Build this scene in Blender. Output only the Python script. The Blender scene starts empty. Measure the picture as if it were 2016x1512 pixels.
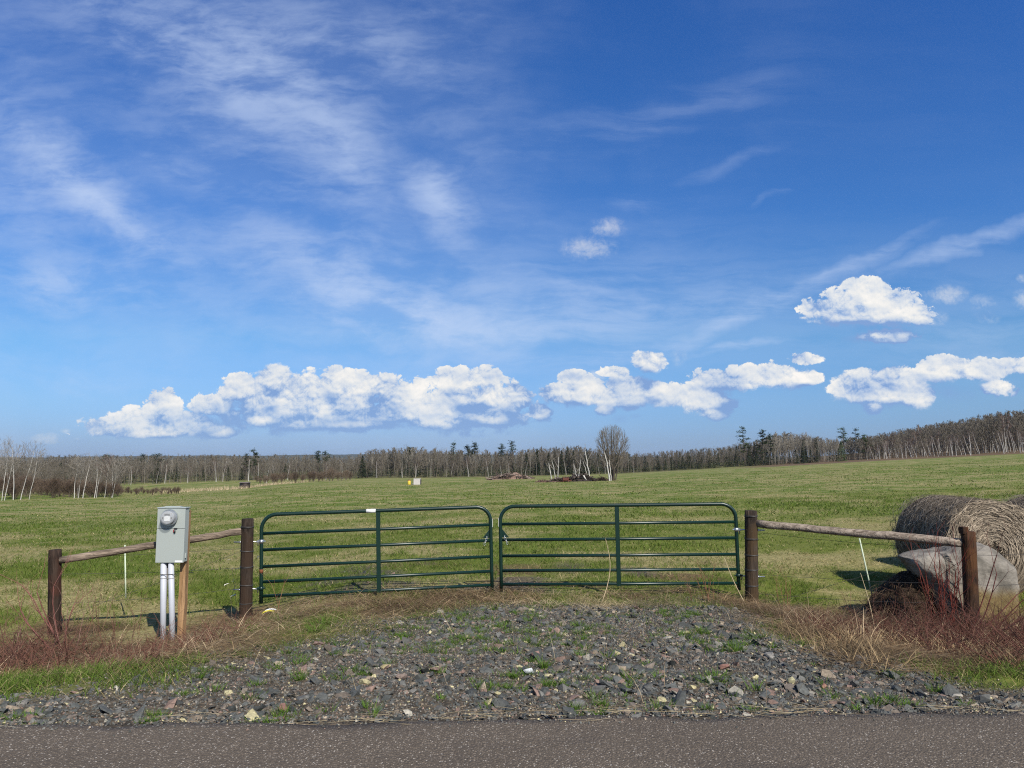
import bpy, bmesh, math, random
import numpy as np
from mathutils import Vector, Matrix

rng = np.random.default_rng(11)
random.seed(5)
SC = bpy.context.scene
COL = SC.collection
R = math.radians
PITCH = R(5.77); CP, SP = math.cos(PITCH), math.sin(PITCH)
FPX = 1456.0                     # focal length in photo pixels (2016 wide)
EYE = 1.6

# ------------------------------------------------------------------ node helpers
class NT:
    def __init__(s, tree): s.t = tree
    def add(s, typ, inp=None, **props):
        n = s.t.nodes.new(typ)
        for k, v in props.items(): setattr(n, k, v)
        for k, v in (inp or {}).items():
            if v is None: continue
            if isinstance(v, bpy.types.NodeSocket): s.t.links.new(v, n.inputs[k])
            else: n.inputs[k].default_value = v
        return n
    def math(s, op, a, b=None, c=None, clamp=False):
        return s.add('ShaderNodeMath', {0: a, 1: b, 2: c}, operation=op, use_clamp=clamp).outputs[0]
    def vm(s, op, a, b=None):
        n = s.add('ShaderNodeVectorMath', {0: a, 1: b}, operation=op)
        return n.outputs[1] if op in ('LENGTH', 'DOT_PRODUCT', 'DISTANCE') else n.outputs[0]
    def scale(s, a, f):
        return s.add('ShaderNodeVectorMath', {0: a, 'Scale': f}, operation='SCALE').outputs[0]
    def noise(s, vec, scale=1.0, detail=3.0, rough=0.55, dist=0.0):
        return s.add('ShaderNodeTexNoise', {'Vector': vec, 'Scale': scale, 'Detail': detail, 'Roughness': rough, 'Distortion': dist}).outputs[0]
    def noisec(s, vec, scale=1.0, detail=3.0, rough=0.55):
        return s.add('ShaderNodeTexNoise', {'Vector': vec, 'Scale': scale, 'Detail': detail, 'Roughness': rough}).outputs[1]
    def ramp(s, fac, stops, interp='LINEAR'):
        n = s.add('ShaderNodeValToRGB', {0: fac}); cr = n.color_ramp; cr.interpolation = interp
        while len(cr.elements) < len(stops): cr.elements.new(0.5)
        for e, (p, c) in zip(cr.elements, stops):
            e.position = p
            e.color = (c, c, c, 1) if not hasattr(c, '__len__') else (*c, 1)
        return n.outputs[0]
    def mix(s, f, a, b, blend='MIX'):
        def c(v): return v if isinstance(v, bpy.types.NodeSocket) else (*v, 1)
        n = s.add('ShaderNodeMix', None, data_type='RGBA', blend_type=blend)
        for i, v in ((0, f), (6, c(a)), (7, c(b))):
            if isinstance(v, bpy.types.NodeSocket): s.t.links.new(v, n.inputs[i])
            else: n.inputs[i].default_value = v
        return n.outputs[2]
    def mr(s, v, a, b, c=0.0, d=1.0, smooth=True):
        return s.add('ShaderNodeMapRange', {0: v, 1: a, 2: b, 3: c, 4: d}, interpolation_type='SMOOTHSTEP' if smooth else 'LINEAR').outputs[0]
    def mapping(s, vec, loc=(0,0,0), rot=(0,0,0), sc=(1,1,1), typ='POINT'):
        return s.add('ShaderNodeMapping', {'Vector': vec, 'Location': loc, 'Rotation': rot, 'Scale': sc}, vector_type=typ).outputs[0]

def newmat(name, rough=0.85, spec=0.25, metal=0.0):
    m = bpy.data.materials.new(name); m.use_nodes = True
    t = NT(m.node_tree)
    b = m.node_tree.nodes['Principled BSDF']
    b.inputs['Roughness'].default_value = rough
    b.inputs['Specular IOR Level'].default_value = spec
    b.inputs['Metallic'].default_value = metal
    return m, t, b
def setc(t, b, col):
    if isinstance(col, bpy.types.NodeSocket): t.t.links.new(col, b.inputs['Base Color'])
    else: b.inputs['Base Color'].default_value = (*col, 1)
def bump(t, b, h, strength=0.5, dist=0.02):
    n = t.add('ShaderNodeBump', {'Strength': strength, 'Distance': dist, 'Height': h})
    t.t.links.new(n.outputs[0], b.inputs['Normal'])
def flat(name, col, rough=0.8, spec=0.25, metal=0.0, var=0.25, scale=6.0):
    """plain colour with a little blotchy variation in object space"""
    m, t, b = newmat(name, rough, spec, metal)
    co = t.add('ShaderNodeTexCoord').outputs['Object']
    n = t.noise(co, scale, 4, 0.6)
    c = t.mix(n, tuple(x*(1-var) for x in col), tuple(min(1, x*(1+var)) for x in col))
    setc(t, b, c)
    return m
def attr_mat(name, rough=0.8, spec=0.2, trans=0.0):
    m, t, b = newmat(name, rough, spec)
    c = t.add('ShaderNodeAttribute', attribute_name='Col').outputs['Color']
    setc(t, b, c)
    if trans:
        tr = t.add('ShaderNodeBsdfTranslucent', {'Color': c})
        mx = t.add('ShaderNodeMixShader', {0: trans})
        t.t.links.new(b.outputs[0], mx.inputs[1]); t.t.links.new(tr.outputs[0], mx.inputs[2])
        t.t.links.new(mx.outputs[0], m.node_tree.nodes['Material Output'].inputs[0])
    return m

# ------------------------------------------------------------------ mesh helpers
def mesh_np(name, V, faces, mats=(), midx=None, smooth=False, col=None):
    """faces: list of (M,k) int arrays; midx: one material index per list entry"""
    V = np.asarray(V, dtype=np.float32)
    me = bpy.data.meshes.new(name)
    me.vertices.add(len(V)); me.vertices.foreach_set('co', V.ravel())
    faces = [np.asarray(f, dtype=np.int32) for f in faces]
    if midx is None: midx = [0]*len(faces)
    keep = [(f, m) for f, m in zip(faces, midx) if len(f)]
    loops = np.concatenate([f.ravel() for f, _ in keep])
    tot = np.concatenate([np.full(len(f), f.shape[1]) for f, _ in keep])
    start = np.concatenate([[0], np.cumsum(tot)[:-1]]).astype(np.int32)
    me.loops.add(len(loops)); me.loops.foreach_set('vertex_index', loops)
    me.polygons.add(len(tot)); me.polygons.foreach_set('loop_start', start)
    mi = np.concatenate([np.full(len(f), m) for f, m in keep]).astype(np.int32)
    for m in mats: me.materials.append(m)
    me.polygons.foreach_set('material_index', mi)
    me.polygons.foreach_set('use_smooth', np.full(len(tot), smooth))
    if col is not None:
        a = me.attributes.new('Col', 'FLOAT_COLOR', 'POINT')
        c = np.ones((len(V), 4), dtype=np.float32); c[:, :3] = col
        a.data.foreach_set('color', c.ravel())
    me.update(calc_edges=True)
    return me
def link(name, me, parent=None, loc=(0,0,0)):
    o = bpy.data.objects.new(name, me); COL.objects.link(o); o.location = loc
    if parent: o.parent = parent
    return o
def tag(o, label=None, cat=None, group=None, kind=None):
    if label: o['label'] = label
    if cat: o['category'] = cat
    if group: o['group'] = group
    if kind: o['kind'] = kind
    return o
def empty(name, loc, label, cat, group=None):
    o = bpy.data.objects.new(name, None); COL.objects.link(o); o.location = loc
    o.empty_display_size = 0.2
    return tag(o, label, cat, group)

class MB:
    """collects shapes in world space; build() links them as one mesh object"""
    def __init__(s): s.v = []; s.f = []; s.m = []; s.n = 0; s.sm = []
    def raw(s, verts, faces, mi=0, smooth=False):
        s.v += [tuple(p) for p in verts]
        for f in faces:
            s.f.append([i + s.n for i in f]); s.m.append(mi); s.sm.append(smooth)
        s.n += len(verts); return s
    def box(s, lo, hi, mi=0, M=None):
        (a, b, c), (d, e, f) = lo, hi
        vs = [Vector(p) for p in ((a,b,c),(d,b,c),(d,e,c),(a,e,c),(a,b,f),(d,b,f),(d,e,f),(a,e,f))]
        if M: vs = [M @ p for p in vs]
        return s.raw(vs, [(0,3,2,1),(4,5,6,7),(0,1,5,4),(1,2,6,5),(2,3,7,6),(3,0,4,7)], mi)
    def bbox(s, lo, hi, bev=0.01, seg=2, mi=0, M=None):
        bm = bmesh.new(); bmesh.ops.create_cube(bm, size=1)
        for v in bm.verts:
            v.co = Vector([lo[i] + (v.co[i]+.5)*(hi[i]-lo[i]) for i in range(3)])
        bmesh.ops.bevel(bm, geom=bm.edges[:], offset=bev, segments=seg, profile=.5, affect='EDGES')
        bm.verts.index_update()
        vs = [(M @ v.co) if M else v.co.copy() for v in bm.verts]
        fs = [[v.index for v in f.verts] for f in bm.faces]; bm.free()
        return s.raw(vs, fs, mi)
    def tube(s, path, rad, sides=10, mi=0, caps=True, jit=0.0):
        path = [Vector(p) for p in path]; n = len(path)
        rads = rad if hasattr(rad, '__len__') else [rad]*n
        vs = []; up = None
        for i, p in enumerate(path):
            d = (path[min(i+1, n-1)] - path[max(i-1, 0)]).normalized()
            if up is None:
                up = Vector((0,0,1)) if abs(d.z) < .9 else Vector((1,0,0))
            x = d.cross(up).normalized(); y = x.cross(d).normalized(); up = y
            for k in range(sides):
                a = 2*math.pi*k/sides
                r = rads[i]*(1 + (random.uniform(-jit, jit) if jit else 0))
                vs.append(p + (x*math.cos(a) + y*math.sin(a))*r)
        fs = [(i*sides+k, (i+1)*sides+k, (i+1)*sides+(k+1) % sides, i*sides+(k+1) % sides) for i in range(n-1) for k in range(sides)]
        base = s.n
        s.raw(vs, fs, mi, True)
        if caps:
            s.f += [[base+k for k in range(sides)], [base+(n-1)*sides+k for k in reversed(range(sides))]]
            s.m += [mi, mi]; s.sm += [False, False]
        return s
    def build(s, name, mats, parent=None, label=None):
        if not isinstance(mats, (list, tuple)): mats = [mats]
        off = Vector(parent.location) if parent else Vector((0,0,0))
        if parent and parent.parent: off = off + parent.parent.location
        me = bpy.data.meshes.new(name)
        me.from_pydata([Vector(p) - off for p in s.v], [], s.f)
        for m in mats: me.materials.append(m)
        me.polygons.foreach_set('material_index', s.m)
        me.polygons.foreach_set('use_smooth', s.sm)
        me.update()
        bm = bmesh.new(); bm.from_mesh(me); bmesh.ops.recalc_face_normals(bm, faces=bm.faces[:]); bm.to_mesh(me); bm.free()
        o = link(name, me, parent)
        if label: o['label'] = label
        return o

def segs_mesh(P0, P1, R0, R1, sides=4):
    """tapered prisms for many segments -> verts, quads"""
    P0, P1 = np.asarray(P0, float), np.asarray(P1, float); R0, R1 = np.asarray(R0, float), np.asarray(R1, float)
    d = P1 - P0; L = np.linalg.norm(d, axis=1, keepdims=True) + 1e-9; d = d/L
    ref = np.where(np.abs(d[:, 2:3]) < .9, np.array([[0,0,1.]]), np.array([[1.,0,0]]))
    x = np.cross(d, ref); x /= np.linalg.norm(x, axis=1, keepdims=True) + 1e-9
    y = np.cross(x, d)
    a = np.arange(sides)*2*math.pi/sides
    ring = x[:, None, :]*np.cos(a)[None, :, None] + y[:, None, :]*np.sin(a)[None, :, None]
    A = P0[:, None, :] + ring*R0[:, None, None]; B = P1[:, None, :] + ring*R1[:, None, None]
    V = np.concatenate([A, B], axis=1).reshape(-1, 3)
    n = len(P0); base = np.arange(n)[:, None]*2*sides; k = np.arange(sides)[None, :]; k2 = (k+1) % sides
    F = np.stack([base+k, base+k2, base+sides+k2, base+sides+k], axis=2).reshape(-1, 4)
    return V, F
def ribbons(pos, az, e0, e1, L, w, col, nseg=2, roll=None):
    """many bent tapering blades: start elevation e0 turns into e1 along the length"""
    N = len(pos)
    ca, sa = np.cos(az), np.sin(az)
    if roll is None: roll = rng.uniform(0, math.pi, N)
    side = np.stack([np.cos(roll), np.sin(roll), np.zeros(N)], 1)
    cur = pos.copy(); rows = []
    for i in range(nseg+1):
        s = i/nseg
        ww = w*(1 - s**1.5)*.5
        if i < nseg:
            rows.append(cur - side*ww[:, None]); rows.append(cur + side*ww[:, None])
            e = e0 + (e1-e0)*(s + .5/nseg)
            step = np.stack([np.cos(e)*ca, np.cos(e)*sa, np.sin(e)], 1)*(L/nseg)[:, None]
            cur = cur + step
        else: rows.append(cur)
    K = 2*nseg+1
    V = np.stack(rows, 1).reshape(-1, 3)
    b = np.arange(N)*K
    q = [np.stack([b+2*i, b+2*i+1, b+2*i+3, b+2*i+2], 1) for i in range(nseg-1)]
    t = np.stack([b+2*nseg-2, b+2*nseg-1, b+2*nseg], 1)
    return V, (np.concatenate(q) if q else np.zeros((0,4), int)), t, np.repeat(col, K, axis=0)

# ------------------------------------------------------------------ value noise
def vnoise(x, y, seed=0):
    xi, yi = np.floor(x).astype(np.int64), np.floor(y).astype(np.int64)
    fx, fy = x-xi, y-yi; fx = fx*fx*(3-2*fx); fy = fy*fy*(3-2*fy)
    def h(a, b):
        n = (a*374761393 + b*668265263 + seed*144269504) & 0x7fffffff
        n = ((n ^ (n >> 13))*1274126177) & 0x7fffffff
        return ((n ^ (n >> 16)) & 0xffff)/65535.0
    return (h(xi, yi)*(1-fx)+h(xi+1, yi)*fx)*(1-fy) + (h(xi, yi+1)*(1-fx)+h(xi+1, yi+1)*fx)*fy
def fbm(x, y, scale, seed=0, oct=4):
    v = 0; a = .5; t = 0
    for i in range(oct):
        v = v + a*vnoise(x/scale*2**i, y/scale*2**i, seed+i*7); t += a; a *= .5
    return v/t
def sst(a, b, x):
    t = np.clip((x-a)/(b-a), 0, 1); return t*t*(3-2*t)

# ------------------------------------------------------------------ camera maths, terrain
def ray(px, py):
    up = (756-py)/FPX
    return (px-1008)/FPX, CP - SP*up, SP + CP*up     # x, y, z of the view ray
def P(px, py, Y):
    x, y, z = ray(px, py); k = Y/y
    return Vector((x*k, Y, EYE + z*k))
KPX = [-900, 0, 250, 480, 700, 1000, 1220, 1500, 1700, 2016, 2700]
KYE = [115, 115, 120, 170, 280, 300, 300, 300, 290, 260, 260]
KZE = [-4.9, -4.8, -4.5, -5.2, -5.8, -5.5, -4.3, -1.2, 1.0, 3.6, 6]
KY2 = [270, 270, 270, 330, 500, 550, 550, 550, 500, 480, 480]
KZ2 = [-8, -8, -7.8, -7, -7, -7, -6, 0, 6, 15, 20]
def edge_y(px): return np.interp(px, KPX, KYE)
def road_edge(x): return 4.8 + .042*np.clip(x, -40, 40)
def H(x, y, bumps=True):
    x = np.asarray(x, float); y = np.asarray(y, float)
    d = y - road_edge(x)
    # near ground
    near = -.03 - .27*sst(0, 1, np.clip(d/5.9, 0, 1)*.9+.05) + .27*sst(0, 1, .05)
    left = sst(-2.3, -4.4, x)*sst(.5, 3.6, d)*.42
    right = sst(2.4, 4.6, x)*sst(.6, 3.4, d)*.27
    near = np.where(d < 0, -.03, near - left - right)
    # far ground
    px = 1008 + FPX*x/np.maximum(y, 12)
    Ye, ze = np.interp(px, KPX, KYE), np.interp(px, KPX, KZE)
    Y2, z2 = np.interp(px, KPX, KY2), np.interp(px, KPX, KZ2)
    z0 = -.36 - .2*sst(-2, -5, x) - .05*sst(3, 6, x)
    t = (y-11)/(Ye-11)
    far = z0 + (ze-z0)*np.clip(t, 0, 1)
    far = far + (z2-ze)*np.clip((y-Ye)/(Y2-Ye), 0, 1) + (-16-z2)*sst(0, 1, (y-Y2)/3500)
    w = sst(10.2, 15, y)
    z = near*(1-w) + far*w
    if bumps:
        off = np.clip(d/.6, 0, 1)
        z = z + off*((fbm(x, y, .9, 3, 3)-.5)*.07 + (fbm(x, y, .25, 9, 2)-.5)*.03)*sst(300, 20, y)
        z = z + sst(25, 60, y)*sst(400, 150, y)*(fbm(x, y, 28, 5, 3)-.5)*.5
    return z
def G(px, Y):
    """ground point seen in photo column px at distance Y"""
    z = -1.0; x = 0.0
    for _ in range(4):
        x = (px-1008)/FPX*(Y*CP + (z-EYE)*SP); z = float(H(x, Y))
    return Vector((x, Y, z))
def px_of(x, y, z=None):
    z = H(x, y) if z is None else z
    return 1008 + FPX*x/(y*CP + (z-EYE)*SP)

# zones of the near ground
def z_gravel(x, y):
    d = y - road_edge(x)
    n = (fbm(x, y, 1.3, 21, 4)-.5)*1.6
    xl = np.interp(y, [4, 5.0, 5.35, 5.7, 7, 8.2, 9.6, 10.4], [-9, -4.6, -3.4, -2.9, -2.35, -1.8, -.5, -.1])
    xr = np.interp(y, [4, 5.0, 5.5, 7, 10, 10.6], [9, 5, 3.5, 2.75, 3.0, 2.8])
    g = sst(-.75, .6, (x-xl)+n*.9)*sst(-.4, .35, (xr-x)+n*.55)*sst(10.7, 9.2, y+n*.9)
    g = np.maximum(g, sst(.55, .25, d + n*.25)*(d > -.3))
    # worn wheel tracks behind the gate
    g2 = sst(.56, .68, fbm(x, y, 1.1, 33, 3))*sst(10.6, 11.2, y)*sst(16, 13.5, y)*sst(-4, -3, x)*sst(3.6, 3, x)
    return np.maximum(g, g2*.8)
def z_dead(x, y):
    n = (fbm(x, y, .9, 44, 3)-.5)*1.2
    l = sst(-2.0, -2.7, x+n*.6)*sst(5.9, 6.6, y+n*.5)*sst(10.2, 9.2, y+n*.8)
    r = sst(2.4, 3.0, x+n*.5)*sst(5.7, 6.3, y+n*.4)*sst(10.9, 10.2, y+n*.6)
    m = sst(.5, .62, fbm(x, y, .8, 51, 3))*sst(9.3, 10, y)*sst(11.3, 10.6, y)
    m2 = (.35 + .6*sst(.42, .6, fbm(x, y, .7, 53, 3)))*sst(-3.8, -3.0, x)*sst(.6, -.2, x)*sst(6.2, 6.8, y)*sst(11.2, 10.4, y)*(1 - z_gravel(x, y))
    m3 = .85*sst(.56, .68, fbm(x*.7, y, .9, 57, 3))*sst(10.6, 11, y)*sst(17, 13, y)*sst(-5.5, -4, x)*sst(5, 3.5, x)
    return np.maximum(np.maximum(l, r), np.maximum(m*.9, np.maximum(m2, m3)))
def z_straw(x, y):
    return .92*sst(.455, .66, fbm(x, y*1.0, 2.6, 61, 4)*.7 + fbm(x, y, .5, 71, 3)*.3)
# ------------------------------------------------------------------ camera, sun, sky
cam = bpy.data.cameras.new('camera'); cam.lens = 26.0; cam.sensor_width = 36; cam.clip_end = 20000; cam.clip_start = .05
co = bpy.data.objects.new('camera', cam); COL.objects.link(co); co.location = (0, 0, EYE); co.rotation_euler = (math.pi/2 + PITCH, 0, 0)
SC.camera = co
EXPK = 1.3
SUN_EL, SUN_AZ = R(41), R(152)
sl = bpy.data.lights.new('sun', 'SUN'); sl.energy = 4.6; sl.angle = R(.53); sl.color = (1, .95, .87)
so = bpy.data.objects.new('sun', sl); COL.objects.link(so)
sdir = Vector((math.sin(SUN_AZ)*math.cos(SUN_EL), math.cos(SUN_AZ)*math.cos(SUN_EL), math.sin(SUN_EL)))
so.rotation_euler = (-sdir).to_track_quat('-Z', 'Y').to_euler()

W = bpy.data.worlds.new('World'); SC.world = W; W.use_nodes = True
t = NT(W.node_tree); bg = W.node_tree.nodes['Background']
sky = t.add('ShaderNodeTexSky', None, sky_type='NISHITA', sun_disc=False, sun_elevation=SUN_EL, sun_rotation=SUN_AZ,
            air_density=1.0, dust_density=.6, ozone_density=2.0, altitude=300)
dirv = t.add('ShaderNodeTexCoord').outputs['Generated']
sp = t.add('ShaderNodeSeparateXYZ', {0: dirv})
ys = t.math('MAXIMUM', sp.outputs[1], .08)
U = t.math('DIVIDE', sp.outputs[0], ys); Vv = t.math('DIVIDE', sp.outputs[2], ys)
uv = t.add('ShaderNodeCombineXYZ', {0: U, 1: Vv, 2: 0.0}).outputs[0]
front = t.mr(sp.outputs[1], .1, .25)
def suv(px, py):
    x, y, z = ray(px, py); return x/y, z/y
# heaps of cumulus: (photo column, row, half width, half height, weight) of each billow, turned into directions
CU = [ # far left shreds
 (92,863,24,9,.75),(130,848,10,5,.5),(158,866,16,5,.5),
 # left tower
 (200,842,42,20,1),(262,832,52,26,1),(322,812,36,36,1),(330,786,17,18,1),(375,836,60,26,1),(300,852,120,14,1),(420,848,40,14,.9),
 # main bank
 (420,800,50,22,.95),(480,772,50,30,1),(540,752,40,32,1),(520,790,80,40,1),(600,772,64,38,1),(660,760,50,30,1),(690,790,90,36,1),
 (600,830,74,22,1),(520,826,50,16,1),(730,762,60,26,1),(800,782,66,32,1),(760,815,110,26,1),(850,800,70,36,1),(905,752,54,28,1),
 (950,745,30,22,1),(930,785,74,32,1),(1000,790,56,36,1),(960,822,90,22,1),(1010,772,24,22,1),(860,830,90,18,1),(1060,810,34,18,.9),(700,836,150,14,.9),
 (600,805,190,42,1),(840,808,190,42,1),(300,842,110,22,1),
 # middle bank
 (1100,776,40,22,1),(1150,778,60,26,1),(1240,764,44,24,1),(1200,782,74,22,1),(1290,768,34,18,1),(1190,806,24,12,.95),(1130,744,30,14,.9),(1170,744,22,12,.85),
 (1278,712,36,22,1),(1215,730,32,11,.9),(1320,780,50,24,.95),(1390,790,54,30,1),(1400,812,30,14,1),(1335,700,14,16,.6),
 (1440,748,80,22,1),(1530,742,64,26,1),(1585,744,36,16,1),(1585,707,34,13,.9),
 # right
 (1628,608,52,20,1),(1665,596,44,28,1),(1705,588,50,34,1),(1755,604,56,34,1),(1700,620,96,20,1),(1800,618,44,22,.95),(1835,626,26,14,.8),(1750,662,56,14,.95),(1690,668,26,7,.8),
 (1862,580,36,16,.8),(1935,596,26,14,.45),(1945,622,22,14,.5),(2012,590,16,16,.8),(2012,548,10,9,.5),
 (1700,750,60,26,1),(1760,744,44,24,1),(1740,775,100,26,1),(1800,782,40,26,1),(1720,800,24,14,1),(1660,766,36,14,.9),
 (1870,728,60,24,1),(1930,730,44,22,1),(1960,764,36,16,.9),(2010,720,36,16,1),(1880,775,60,16,.5),
 (1160,488,46,22,.62),(1195,448,34,18,.5),
 (1218,824,18,9,.35),(1250,820,12,5,.3)]
CU = [(*suv(a, b), c/FPX, d/FPX, w) for a, b, c, d, w in CU]
def noise2(vec, scale, det, rough, dist=0.0, out=0):
    return t.add('ShaderNodeTexNoise', {'Vector': vec, 'Scale': scale, 'Detail': det, 'Roughness': rough, 'Distortion': dist}, noise_dimensions='2D').outputs[out]
CUW = [c for c in CU if c[4] < .86]; CU = [c for c in CU if c[4] >= .86]
def cumulus(vec, lst=None):
    """largest billow value at a direction"""
    m = None
    for (u, v, a, b, w) in (CU if lst is None else lst):
        mp = t.mapping(vec, (u, v, 0), (0, 0, 0), (a*1.9, b*1.9, 1), 'TEXTURE')
        g = t.add('ShaderNodeTexGradient', {0: mp}, gradient_type='SPHERICAL').outputs[1]
        if w != 1: g = t.math('MULTIPLY', g, .45+.55*w)
        m = g if m is None else t.math('SMOOTH_MAX', m, g, .05)
    return m
def puffs(vec, sc, det):
    v = t.add('ShaderNodeTexVoronoi', {'Vector': vec, 'Scale': sc, 'Detail': det, 'Roughness': .64, 'Lacunarity': 2.3, 'Smoothness': .25}, feature='SMOOTH_F1', normalize=True, voronoi_dimensions='2D').outputs['Distance']
    return t.math('SUBTRACT', .42, v)
def detail(vec):
    wv = t.vm('ADD', vec, t.scale(t.vm('SUBTRACT', noise2(vec, 30, 3, .6, 0, 1), (.5, .5, .5)), .016))
    st = t.mapping(wv, (0, 0, 0), (0, 0, 0), (1, 1.2, 1))
    n = noise2(st, 15, 6, .58)
    return t.math('ADD', t.math('MULTIPLY', puffs(st, 38.0, 4.0), 1.1), t.math('MULTIPLY', t.math('SUBTRACT', n, .5), .75))
def shifted(off): return t.vm('ADD', uv, (off[0], off[1], 0))
M0 = cumulus(uv); M2 = cumulus(shifted((.003, .016)))
d0 = detail(uv); d1 = detail(shifted((.0016, .0042)))
amp = t.mr(noise2(uv, 7.5, 2, .5), .34, .66, .45, 1.25)
D0 = t.math('ADD', M0, t.math('MULTIPLY', t.math('MULTIPLY', d0, amp), t.mr(M0, .08, .34)))
over = t.math('MINIMUM', t.math('MULTIPLY', t.math('SUBTRACT', M0, M2), 1.25), .12)
M3 = cumulus(shifted((.002, .036)))
base = t.math('MINIMUM', t.math('MULTIPLY', t.math('SUBTRACT', t.math('SUBTRACT', M0, M3), .06), 1.5), .06)
soft = t.math('ADD', .10, t.math('MULTIPLY', t.math('MAXIMUM', t.math('MULTIPLY', over, -1), 0), .55))
alpha = t.mr(D0, .45, t.math('ADD', .45, soft))
MW = cumulus(uv, CUW)
alpha = t.math('MAXIMUM', alpha, t.math('MULTIPLY', t.mr(t.math('ADD', MW, t.math('MULTIPLY', d0, t.mr(MW, .05, .4, 0, .9))), .20, 1.0), .44))
crease = t.mr(d0, -.16, .20, -.20, .22)
relief = t.math('MULTIPLY', t.math('SUBTRACT', d0, d1), .8)
big = t.math('MULTIPLY', t.math('SUBTRACT', noise2(t.mapping(uv, (3, 1, 0), (0, 0, 0), (1, 1.8, 1)), 13, 3, .55), .5), 1.9)
deep = t.math('MULTIPLY', t.math('SUBTRACT', D0, .75), -.18)
lit = t.math('ADD', t.math('ADD', relief, crease), t.math('ADD', t.math('ADD', over, base), t.math('ADD', big, deep)))
lit = t.math('ADD', .25, t.math('MULTIPLY', lit, .72), clamp=True)  # sunlit tops and shaded creases and bases, painted into the cloud colour
ccol = t.ramp(lit, [(0, (.22, .37, .68)), (.14, (.34, .48, .74)), (.30, (.52, .62, .79)), (.48, (.71, .76, .83)), (.66, (.87, .87, .86)), (.85, (1.0, .965, .92))])
# low clouds pale into the air near the horizon
air = t.mr(Vv, .012, .10, .30, 0)
# cirrus: soft strokes filled with streaky noise
CI = [ # px, py, half length, half width, angle (degrees, image sense), strength
 (420,140,360,130,38,.34),(600,220,230,100,48,.44),(660,310,100,60,65,.34),(330,60,260,90,25,.28),(480,370,140,34,10,.40),(700,90,300,60,20,.22),(80,300,260,60,40,.28),
 (200,400,230,48,38,.5),(240,440,150,26,35,.45),(60,560,110,40,5,.55),(230,560,150,40,5,.4),(870,400,110,50,50,.7),(850,370,60,40,60,.3),
 (700,560,200,40,25,.45),(560,500,260,60,5,.3),(800,620,260,40,12,.55),(940,640,330,60,5,.5),(60,430,150,150,20,.3),(560,60,420,110,5,.22),
 (1470,615,330,16,-20,.50),(1620,545,220,10,-19,.34),(1920,500,230,15,-16,.50),(1420,330,150,12,-14,.12),(1250,230,330,45,-15,.16),
 (1450,675,110,9,-6,.45),(1300,600,330,40,-8,.28),(1900,700,160,14,-5,.3),(1500,410,40,8,-12,.3),(1100,560,200,30,6,.35),(140,740,140,24,8,.2),(1900,660,150,20,-8,.22),(1240,395,60,14,0,.2)]
strk = None
wob = t.scale(t.vm('SUBTRACT', noise2(uv, 3.2, 5, .6, 0, 1), (.5, .5, .5)), .11)
uvw = t.vm('ADD', uv, wob)
for (px, py, a, b, ang, w) in CI:
    u, v = suv(px, py)
    mp = t.mapping(uvw, (u, v, 0), (0, 0, R(-ang)), (a*1.35/FPX, b*1.5/FPX, 1), 'TEXTURE')
    g = t.add('ShaderNodeTexGradient', {0: mp}, gradient_type='SPHERICAL').outputs[1]
    g = t.math('MULTIPLY', g, w)
    strk = g if strk is None else t.math('ADD', strk, g)
def streaks(ang, sx, sy, sc):
    m = t.mapping(t.vm('ADD', uv, t.scale(wob, .45)), (0, 0, 0), (0, 0, R(ang)), (sx, sy, 1))
    return noise2(m, sc, 7, .62, .25)
sL = t.math('ADD', t.math('MULTIPLY', streaks(50, 1, 2.6, 4.4), .62), t.math('MULTIPLY', streaks(42, 1, 4.5, 9.0), .38)); sR = streaks(-18, .8, 6.0, 4.6); fine = streaks(34, 1, 1.8, 16)
side = t.mr(U, -.10, .16)
smix = t.math('ADD', t.math('MULTIPLY', sL, t.math('SUBTRACT', 1, side)), t.math('MULTIPLY', sR, side))
smix = t.math('ADD', t.math('MULTIPLY', smix, .78), t.math('MULTIPLY', fine, .22))
sm = t.mr(smix, .37, .68)
ci = t.math('MULTIPLY', strk, t.math('ADD', .16, t.math('MULTIPLY', sm, 1.15)))
veil = t.math('MULTIPLY', t.mr(noise2(uvw, 1.6, 5, .58), .34, .70), t.mr(U, .55, -.25, .02, .30))
veil = t.math('MULTIPLY', veil, t.math('ADD', .35, sm))
lowveil = t.math('MULTIPLY', t.mr(t.math('ABSOLUTE', t.math('SUBTRACT', Vv, .20)), .16, .0, 0, .16), t.mr(smix, .3, .6))
ci = t.math('ADD', ci, t.math('ADD', veil, lowveil))
ci = t.math('SUBTRACT', 1, t.math('POWER', 2.718, t.math('MULTIPLY', ci, -.84)))
SKYK = .07
tint = t.ramp(t.math('MULTIPLY', Vv, 1.25), [(0, (.42, .67, 1.40)), (.03, (.445, .66, 1.25)), (.10, (.51, .78, 1.24)), (.21, (.54, .91, 1.28)), (.44, (.38, .84, 1.44)), (.85, (.31, .80, 1.56))])
tint = t.mix(front, (.82, 1.0, 1.26), tint)
skyd = t.scale(t.mix(1.0, sky.outputs[0], tint, 'MULTIPLY'), SKYK)
def bgnode(col):
    return t.add('ShaderNodeBackground', {'Color': t.scale(col, 1/SKYK), 'Strength': SKYK}).outputs[0]
def mixsh(f, a, b_):
    n = t.add('ShaderNodeMixShader', {0: f}); t.t.links.new(a, n.inputs[1]); t.t.links.new(b_, n.inputs[2]); return n.outputs[0]
BR = 1.0/EXPK
withci = t.mix(ci, skyd, (.58*BR, .70*BR, .93*BR))
cc2 = t.mix(air, t.scale(ccol, BR), withci)
withcu = t.mix(alpha, withci, cc2)
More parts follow.
